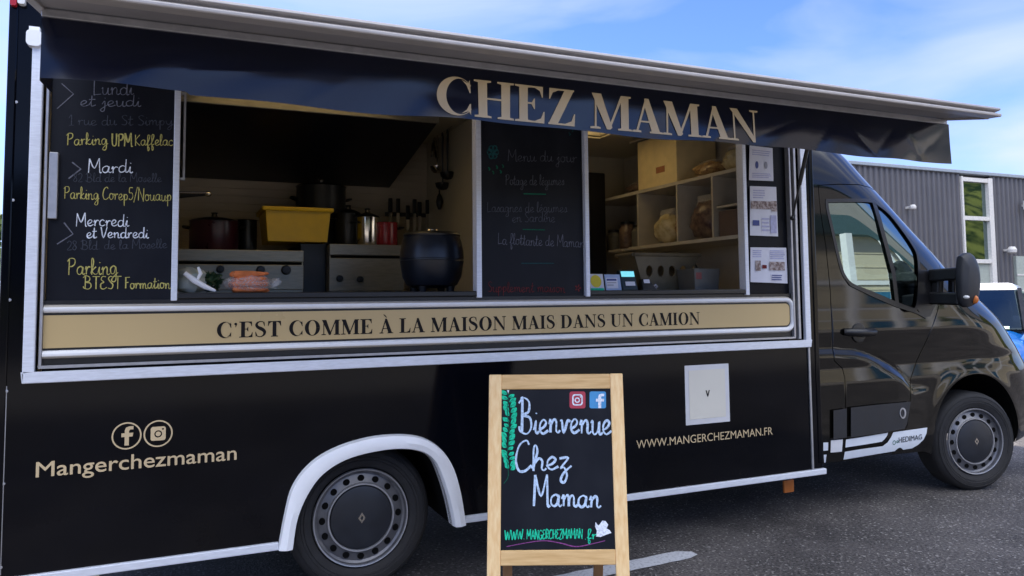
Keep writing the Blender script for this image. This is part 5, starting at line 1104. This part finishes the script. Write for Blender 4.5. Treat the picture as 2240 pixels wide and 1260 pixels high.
hw1('Mardi', 192, 290, 378, 29, .0042, 0); hw1('82 Bld de la Moselle', 160, 354, 398, 19, .0028, 2)
hw1('Parking Corep5/Nouaup', 140, 376, 435, 27, .0032, 1, .02)
hw1('Mercredi', 166, 282, 495, 27, .0042, 0); hw1('et Vendredi', 189, 325, 521, 24, .0042, 0); hw1('28 Bld. de la Moselle', 146, 366, 547, 20, .003, 2, -.02)
hw1('Parking', 148, 258, 602, 36, .0044, 1, -.02); hw1('BTEST', 182, 266, 632, 28, .0042, 1); hw1('Formation', 272, 373, 631, 24, .0042, 1)
for q, m in (([(135, 183), (161, 206), (125, 238)], 3), ([(158, 355), (177, 370), (150, 391)], 3), ([(140, 487), (160, 512), (125, 534)], 3)): wr = MB(); stroke(wr, q, lambda u, v: onY1(u, v, 3), .005, 0, sm=False); wr.build('chalk_mark', MATS1[m], cb1, fix=False)
cb2 = top('chalkboard', (.88, .03, 1.385), 'black menu chalkboard between the two serving windows with faint grey writing', 'chalkboard')
MB().box(.583, 1.180, Y1, .038, 1.384, 2.40).build('board_panel', 'chalkb', cb2, bevel=.002)
MATS2 = ['c_dim2', 'c_mid', 'c_teal', 'c_red', 'c_dgreen']
def hw2(t, x0, x1, b, h, w, m, sl=0): w2 = MB(); hand(w2, t, onY1, x0, x1, b, h, w, 0, sl); w2.build('chalk_lettering', MATS2[m], cb2, fix=False)
hw2('Menu du jour', 1110, 1262, 352, 24, .0028, 0, .02); hw2('Potage de l\u00e9gumes', 1105, 1234, 405, 22, .003, 0); hw2('Lasagnes de l\u00e9gumes', 1064, 1240, 464, 22, .003, 0); hw2('en Sardine', 1120, 1214, 486, 22, .003, 0)
hw2('La flottante de Maman', 1088, 1278, 534, 24, .003, 1, .04); hw2('Supplement maison', 1066, 1236, 638, 22, .003, 3, .01)
w2 = MB()
for q, m, w in (([(1145, 424), (1194, 425)], 4, .005), ([(1143, 502), (1192, 503)], 4, .005), ([(1140, 576), (1212, 576)], 2, .004)): stroke(w2, q, lambda u, v: onY1(u, v, 2), w, m)
w2.build('chalk_rule', MATS2, cb2, fix=False); w2 = MB()
for i in range(6):
    a = i * math.pi / 3; cx, cy = 1078 + 7 * math.cos(a), 333 + 9 * math.sin(a); stroke(w2, [(cx + 5 * math.cos(q), cy + 6 * math.sin(q)) for q in np.linspace(0, 6.2, 9)], lambda u, v: onY1(u, v, i + 1), .007, 2)
for x, y in ((1068, 366), (1077, 374), (1085, 362), (1093, 372), (1098, 360), (1250, 282), (1244, 290)): stroke(w2, [(x, y), (x + 3, y + 4), (x + 1, y + 7)], lambda u, v: onY1(u, v, 2), .007, 4 if x < 1200 else 2)
w2.build('chalk_drawing', MATS2, cb2, fix=False); w2 = MB()
for i in range(5): a = i * 1.257; stroke(w2, [(1264 + 2 * math.cos(a), 630 + 2 * math.sin(a)), (1264 + 7 * math.cos(a), 630 + 8 * math.sin(a))], lambda u, v: onY1(u, v, 2), .008, 3)
w2.build('chalk_drawing', MATS2, cb2, fix=False)
def paper(px, lab, prints):
    P = [at(x, y, .018) for x, y in px]; o = top('notice_sheet', P[3], lab, 'paper', 'papers taped to the black panel')
    def fn(u, v): 
        a = P[3].lerp(P[2], u); b = P[0].lerp(P[1], u); return a.lerp(b, v)
    MB().prism([rect(0, 1, 0, 1)], fn, (0, .003, 0)).build('sheet', 'paper', o)
    m = MB(); mats = []
    for i, (c, mm) in enumerate(prints):
        if mm not in mats: mats.append(mm)
        m.prism([c], lambda u, v: fn(u, v) + Vector((0, -.001 - .0004 * i, 0)), None, mats.index(mm))
    m.build('print', mats, o)
def lines(x0, x1, y0, y1, n, mm='lilac'): return [(rect(x0, x1 - random.uniform(0, .15) * (x1 - x0), y0 + (y1 - y0) * i / n, y0 + (y1 - y0) * (i + .45) / n), mm) for i in range(n)]
paper([(1640, 318), (1690, 324), (1692, 396), (1639, 394)], 'topmost white notice sheet with two small dark figures on the black panel', lines(.1, .9, .74, .92, 3) + [(ell(.30, .45, .07, .11, 0, 360, 14), 'navyi'), (ell(.68, .46, .07, .11, 0, 360, 14), 'greyp')] + lines(.1, .9, .08, .24, 3))
paper([(1641, 407), (1698, 409), (1702, 517), (1641, 515)], 'middle white notice sheet with a brown photo strip on the black panel', lines(.1, .55, .76, .95, 4) + [(rect(.02, .98, .54, .70), 'brownp'), (rect(.78, .98, .50, .71), 'brownp'), (rect(.08, .32, .20, .31), 'navyi'), (rect(.72, .95, .06, .42), 'lilac')] + lines(.4, .7, .1, .4, 4))
paper([(1642, 541), (1720, 542), (1723, 620), (1642, 617)], 'lowest and widest white notice sheet with a dark photo on the black panel', lines(.05, .30, .72, .95, 4) + lines(.52, .95, .68, .95, 5) + [(rect(.12, .26, .33, .62), 'brownp'), (rect(.50, .92, .36, .60), 'brownp'), (rect(.30, .42, .40, .5), 'c_red')] + lines(.55, .85, .08, .26, 3, 'navyi'))
# ------------------------------------------------------------------ sandwich board
TL, TR_ = CAM + ray(1070, 818) * 3.40, CAM + ray(1362, 818) * 3.40
BLp, BRp = CAM + ray(1064.5, 1290) * 3.155, CAM + ray(1379, 1290) * 3.155
tc_ = (TL + TR_) / 2; bc_ = (BLp + BRp) / 2; sl2 = (tc_ - bc_)
foot = bc_ - sl2 * (bc_.z / sl2.z)
U = (TR_ - TL); U.z = 0; U.normalize(); Vv = (tc_ - foot).normalized(); NRM_ = U.cross(Vv).normalized()
if NRM_.dot(CAM - tc_) < 0: NRM_ = -NRM_
HB_ = (tc_ - foot).length; BW = (TR_ - TL).length
sb = top('sandwich_board', (foot.x, foot.y, 0), 'pine framed sandwich board with chalked welcome standing before the truck', 'sandwich board')
def bpt(u, v, o=0): return foot + U * u + Vv * v + NRM_ * o
def bpx(px, py, o=0):
    d = ray(px, py); t = (foot - CAM).dot(NRM_) / d.dot(NRM_); return CAM + d * t + NRM_ * o
def buv(px, py): p = bpx(px, py) - foot; return p.dot(U), p.dot(Vv)
def bbox_(mb, u0, u1, v0, v1, o0, o1, m=0):
    mb.hexa([bpt(u0, v0, o0), bpt(u1, v0, o0), bpt(u1, v0, o1), bpt(u0, v0, o1), bpt(u0, v1, o0), bpt(u1, v1, o0), bpt(u1, v1, o1), bpt(u0, v1, o1)], m)
vt0 = buv(1216, 851)[1]; vl1, vl0 = buv(1216, 1203)[1], buv(1216, 1237)[1]; SW = .057
ff = MB(); bbox_(ff, -BW / 2, -BW / 2 + SW, 0, HB_, -.022, 0); fs = ff.build('frame_stile', 'wood', sb, bevel=.004)
ff = MB(); bbox_(ff, BW / 2 - SW, BW / 2, 0, HB_, -.022, 0); ff.build('frame_stile', 'wood', sb, bevel=.004)
K['woodh'] = M('pine_wood_rail', (0.60, 0.36, 0.135), .5, vs=9, stretch=(.9, .9, 9), col2=(0.78, 0.52, 0.24), lo=.3, hi=.7)
ff = MB(); bbox_(ff, -BW / 2 + SW, BW / 2 - SW, vt0, HB_ - .001, -.021, -.001); ff.build('frame_rail', 'woodh', sb, bevel=.004)
ff = MB(); bbox_(ff, -BW / 2 + SW, BW / 2 - SW, vl0, vl1, -.021, -.001); ff.build('frame_rail', 'woodh', sb, bevel=.004)
ff = MB(); bbox_(ff, -BW / 2 + SW - .004, BW / 2 - SW + .004, vl1 - .004, vt0 + .004, -.014, -.008); ff.build('board_panel', 'chalkb', sb)
Bk = Vector((-NRM_.x, -NRM_.y, 0)).normalized()   # rear leg frame
rl = MB()
for s in (-1, 1):
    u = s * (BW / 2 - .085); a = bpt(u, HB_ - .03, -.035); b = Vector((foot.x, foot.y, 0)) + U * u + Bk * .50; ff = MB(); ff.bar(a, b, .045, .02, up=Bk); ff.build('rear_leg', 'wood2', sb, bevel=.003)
def bw(u, v, dz=0): return bpx(u, v, -.0072 + dz * .0004)
BM = ['c_pale', 'c_green', 'c_purple', 'c_dgreen', 'c_white', 'redlogo', 'bluelogo']
K['redlogo'] = M('red_pink_print', (0.42, 0.03, 0.06), .5, var=.1); K['bluelogo'] = M('light_blue_print', (0.05, 0.28, 0.58), .5, var=.05)
w3 = MB()
def hw3(t, x0, x1, b, h, w, mt, sl=0): q = MB(); hand(q, t, bw, x0, x1, b, h, w, 0, sl, .80 if h > 40 else 1); q.build('chalk_lettering', mt, sb, fix=False)
hw3('Bienvenue', 1135, 1338, 948, 76, .0098, 'c_pale'); hw3('Chez', 1126, 1248, 1030, 68, .0098, 'c_pale', -.02); hw3('Maman', 1166, 1314, 1108, 64, .0098, 'c_pale', .02)
hw3('WWW.', 1104, 1148, 1182, 22, .0045, 'c_green', -.04); hw3('MANGERCHEZMAMAN', 1152, 1275, 1180, 20, .0045, 'c_green', -.02); hw3('.fr', 1278, 1306, 1180, 22, .0045, 'c_green')
w3.build('chalk_drawing', BM, sb, fix=False) if w3.v else None; w3 = MB()
stroke(w3, [(1108, 1196), (1150, 1188), (1190, 1183), (1225, 1188), (1260, 1196), (1295, 1190), (1324, 1183)], lambda u, v: bw(u, v, 2), .004, 2)
w3.build('chalk_wave', BM, sb, fix=False); w3 = MB()
rnd = random.Random(3); y = 864
while y < 1036:
    cx = 1113 + 3 * math.sin(y * .05)
    for s in (-1, 1):
        yy0 = y + (5 if s > 0 else 0) + rnd.uniform(-1.5, 1.5); L_ = rnd.uniform(11, 16); up = rnd.uniform(7, 13)
        a = (cx + s * 1.2, yy0); tip = (cx + s * L_, yy0 - up); mx1 = (cx + s * L_ * .35, yy0 - up * .85); mx2 = (cx + s * L_ * .85, yy0 - up * .1)
        w3.prism([smooth_line([a, mx1, tip, mx2, a], 4)[:-1]], lambda u, v: bw(u, v, 1 + (int(y) % 9) * .4 + (s > 0) * .2), None, 1)
        stroke(w3, [a, (cx + s * L_ * .6, yy0 - up * .55)], lambda u, v: bw(u, v, 7), .0016, 3)
    y += 11.5
stroke(w3, [(1113, 858), (1110, 900), (1114, 950), (1109, 1000), (1112, 1040), (1102, 1058)], lambda u, v: bw(u, v, 5), .003, 3)
w3.build('chalk_vine', BM, sb, fix=False); w3 = MB()
w3.prism([[(1109, 853), (1114, 853), (1112, 861)]], lambda u, v: bw(u, v, 1), None, 4)
dove = [(1303, 1142), (1309, 1150), (1313, 1146), (1318, 1139), (1325, 1140), (1331, 1148), (1327, 1156), (1334, 1160), (1338, 1166), (1326, 1170), (1314, 1175), (1304, 1174), (1306, 1162), (1302, 1152)]
w3.prism([dove], lambda u, v: bw(u, v, 4), None, 4)
w3.build('chalk_bird', BM, sb, fix=False); w3 = MB()
w3.prism([rrect(1246, 1281, 856, 893, 5)], lambda u, v: bw(u, v, 1), None, 5); w3.prism([rrect(1290, 1326, 856, 893, 4)], lambda u, v: bw(u, v, 1), None, 6)
w3.prism([rrect(1252, 1275, 862, 887, 6), rrect(1255, 1272, 865, 884, 4)], lambda u, v: bw(u, v, 3), None, 4); w3.prism([circ(1263, 875, 6, 20), circ(1263, 875, 3.4, 20)], lambda u, v: bw(u, v, 3), None, 4); w3.prism([circ(1270, 868, 1.4, 10)], lambda u, v: bw(u, v, 3), None, 4)
w3.prism([[(1312 + a, 877 - b) for a, b in f_logo(0, 0, 25)]], lambda u, v: bw(u, v, 3), None, 4)
w3.build('social_emblems', BM, sb, fix=False)
# ================================================================== BLUE CAR
car = top('parked_car', (9.18, 3.63, 0), 'bright blue car parked facing the camera beyond the cab', 'car')
hdg = math.atan2(-.50, -.86); cf, sf = math.cos(hdg), math.sin(hdg)
def cl(x, y, z): return Vector((9.18 + cf * (x - .0) - sf * y, 3.63 + sf * (x - .0) + cf * y, z))   # x forward
ST = [(-2.05, .55, .50, .95), (-1.9, .80, .30, 1.02), (-1.3, .86, .22, 1.0), (-.4, .875, .20, .98), (.6, .875, .20, .97), (1.15, .86, .22, .93), (1.65, .82, .24, .86), (1.95, .70, .28, .76), (2.08, .48, .34, .66)]
def loft(st, nseg=20, p=3.4):
    m = MB(); V = []; F = []
    for x, w, z0, z1 in st:
        for j in range(nseg):
            a = 2 * math.pi * j / nseg; c, s = math.cos(a), math.sin(a); V.append(cl(x, w * math.copysign(abs(c) ** (2 / p), c), (z0 + z1) / 2 + (z1 - z0) / 2 * math.copysign(abs(s) ** (2 / p), s)))
    k = len(st)
    for i in range(k - 1):
        for j in range(nseg): F.append((i * nseg + j, i * nseg + (j + 1) % nseg, (i + 1) * nseg + (j + 1) % nseg, (i + 1) * nseg + j))
    F += [tuple(range(nseg)), tuple((k - 1) * nseg + j for j in range(nseg))[::-1]]
    m.add(V, F, 0, True); return m
ST2 = [(a, b, c, d) for a, b, c, d in ST]; ss = smooth_line(ST2, 4)
loft(ss).build('body', 'bluepaint', car)
def hexl(p, mat, name, par): m = MB(); m.hexa([cl(*q) for q in p]); return m.build(name, mat, par, bevel=.05)
hexl([(-1.75, -.78, .95), (1.02, -.78, .92), (1.02, .78, .92), (-1.75, .78, .95), (-1.25, -.68, 1.42), (.22, -.68, 1.43), (.22, .68, 1.43), (-1.25, .68, 1.42)], 'carglass', 'windows', car)
for s in (-1, 1):
    MB().hexa([cl(-.35, s * .38 - .22, .6), cl(-.15, s * .38 - .22, .6), cl(-.15, s * .38 + .22, .6), cl(-.35, s * .38 + .22, .6), cl(-.55, s * .38 - .18, 1.28), cl(-.44, s * .38 - .18, 1.28), cl(-.44, s * .38 + .18, 1.28), cl(-.55, s * .38 + .18, 1.28)]).build('seat', 'plastic', car, bevel=.03)
MB().hexa([cl(-1.70, -.76, .90), cl(.98, -.76, .90), cl(.98, .76, .90), cl(-1.70, .76, .90), cl(-1.66, -.75, 1.03), cl(.93, -.75, .945), cl(.93, .75, .945), cl(-1.66, .75, 1.03)]).build('cabin_lining', 'plastic', car)
K['carroof'] = M('white_car_roof', (0.72, 0.72, 0.72), .25, coat=.5, var=.02)
hexl([(-1.27, -.70, 1.405), (.26, -.70, 1.415), (.26, .70, 1.415), (-1.27, .70, 1.405), (-1.1, -.62, 1.50), (.10, -.62, 1.515), (.10, .62, 1.515), (-1.1, .62, 1.50)], 'carroof', 'roof', car)
for s in (-1, 1):
    m = MB(); m.bar(cl(1.0, s * .77, .93), cl(.22, s * .69, 1.43), .045, .04); m.build('pillar', 'black', car)
    m = MB(); m.sphere(cl(.72, s * .93, 1.0), .10, .10, .075); m.build('wing_mirror', 'bluepaint', car)
    m = MB(); m.sphere(cl(1.90, s * .58, .66), .16, .17, .10); m.build('headlight', 'headlamp', car)
    for x in (-1.25, 1.32):
        c = cl(x, s * .80, .31); ax = cl(0, 1, 0) - cl(0, 0, 0); m = MB(); m.lathe([(0, -.09), (.20, -.09), (.30, -.08), (.31, -.05), (.31, .05), (.30, .08), (.20, .09), (0, .09)], c, ax, 28); m.build('wheel', 'rubber', car)
m = MB(); m.bar(cl(2.085, -.42, .50), cl(2.085, .42, .50), .03, .16); m.build('grille', 'plastic', car, bevel=.01)
K['dashpaper'] = M('pale_green_paper', (.62, .80, .66), .6)
MB().hexa([cl(.93, .05, .925), cl(.93, .60, .925), cl(.99, .60, .935), cl(.99, .05, .935), cl(.93, .05, .945), cl(.93, .60, .945), cl(.955, .60, .965), cl(.955, .05, .965)]).build('dashboard_paper', 'dashpaper', car)
m = MB(); m.bar(cl(.98, -.55, .95), cl(.80, .02, 1.04), .03, .02); m.bar(cl(.98, .02, .95), cl(.80, .55, 1.04), .03, .02); m.build('wiper', 'black', car)
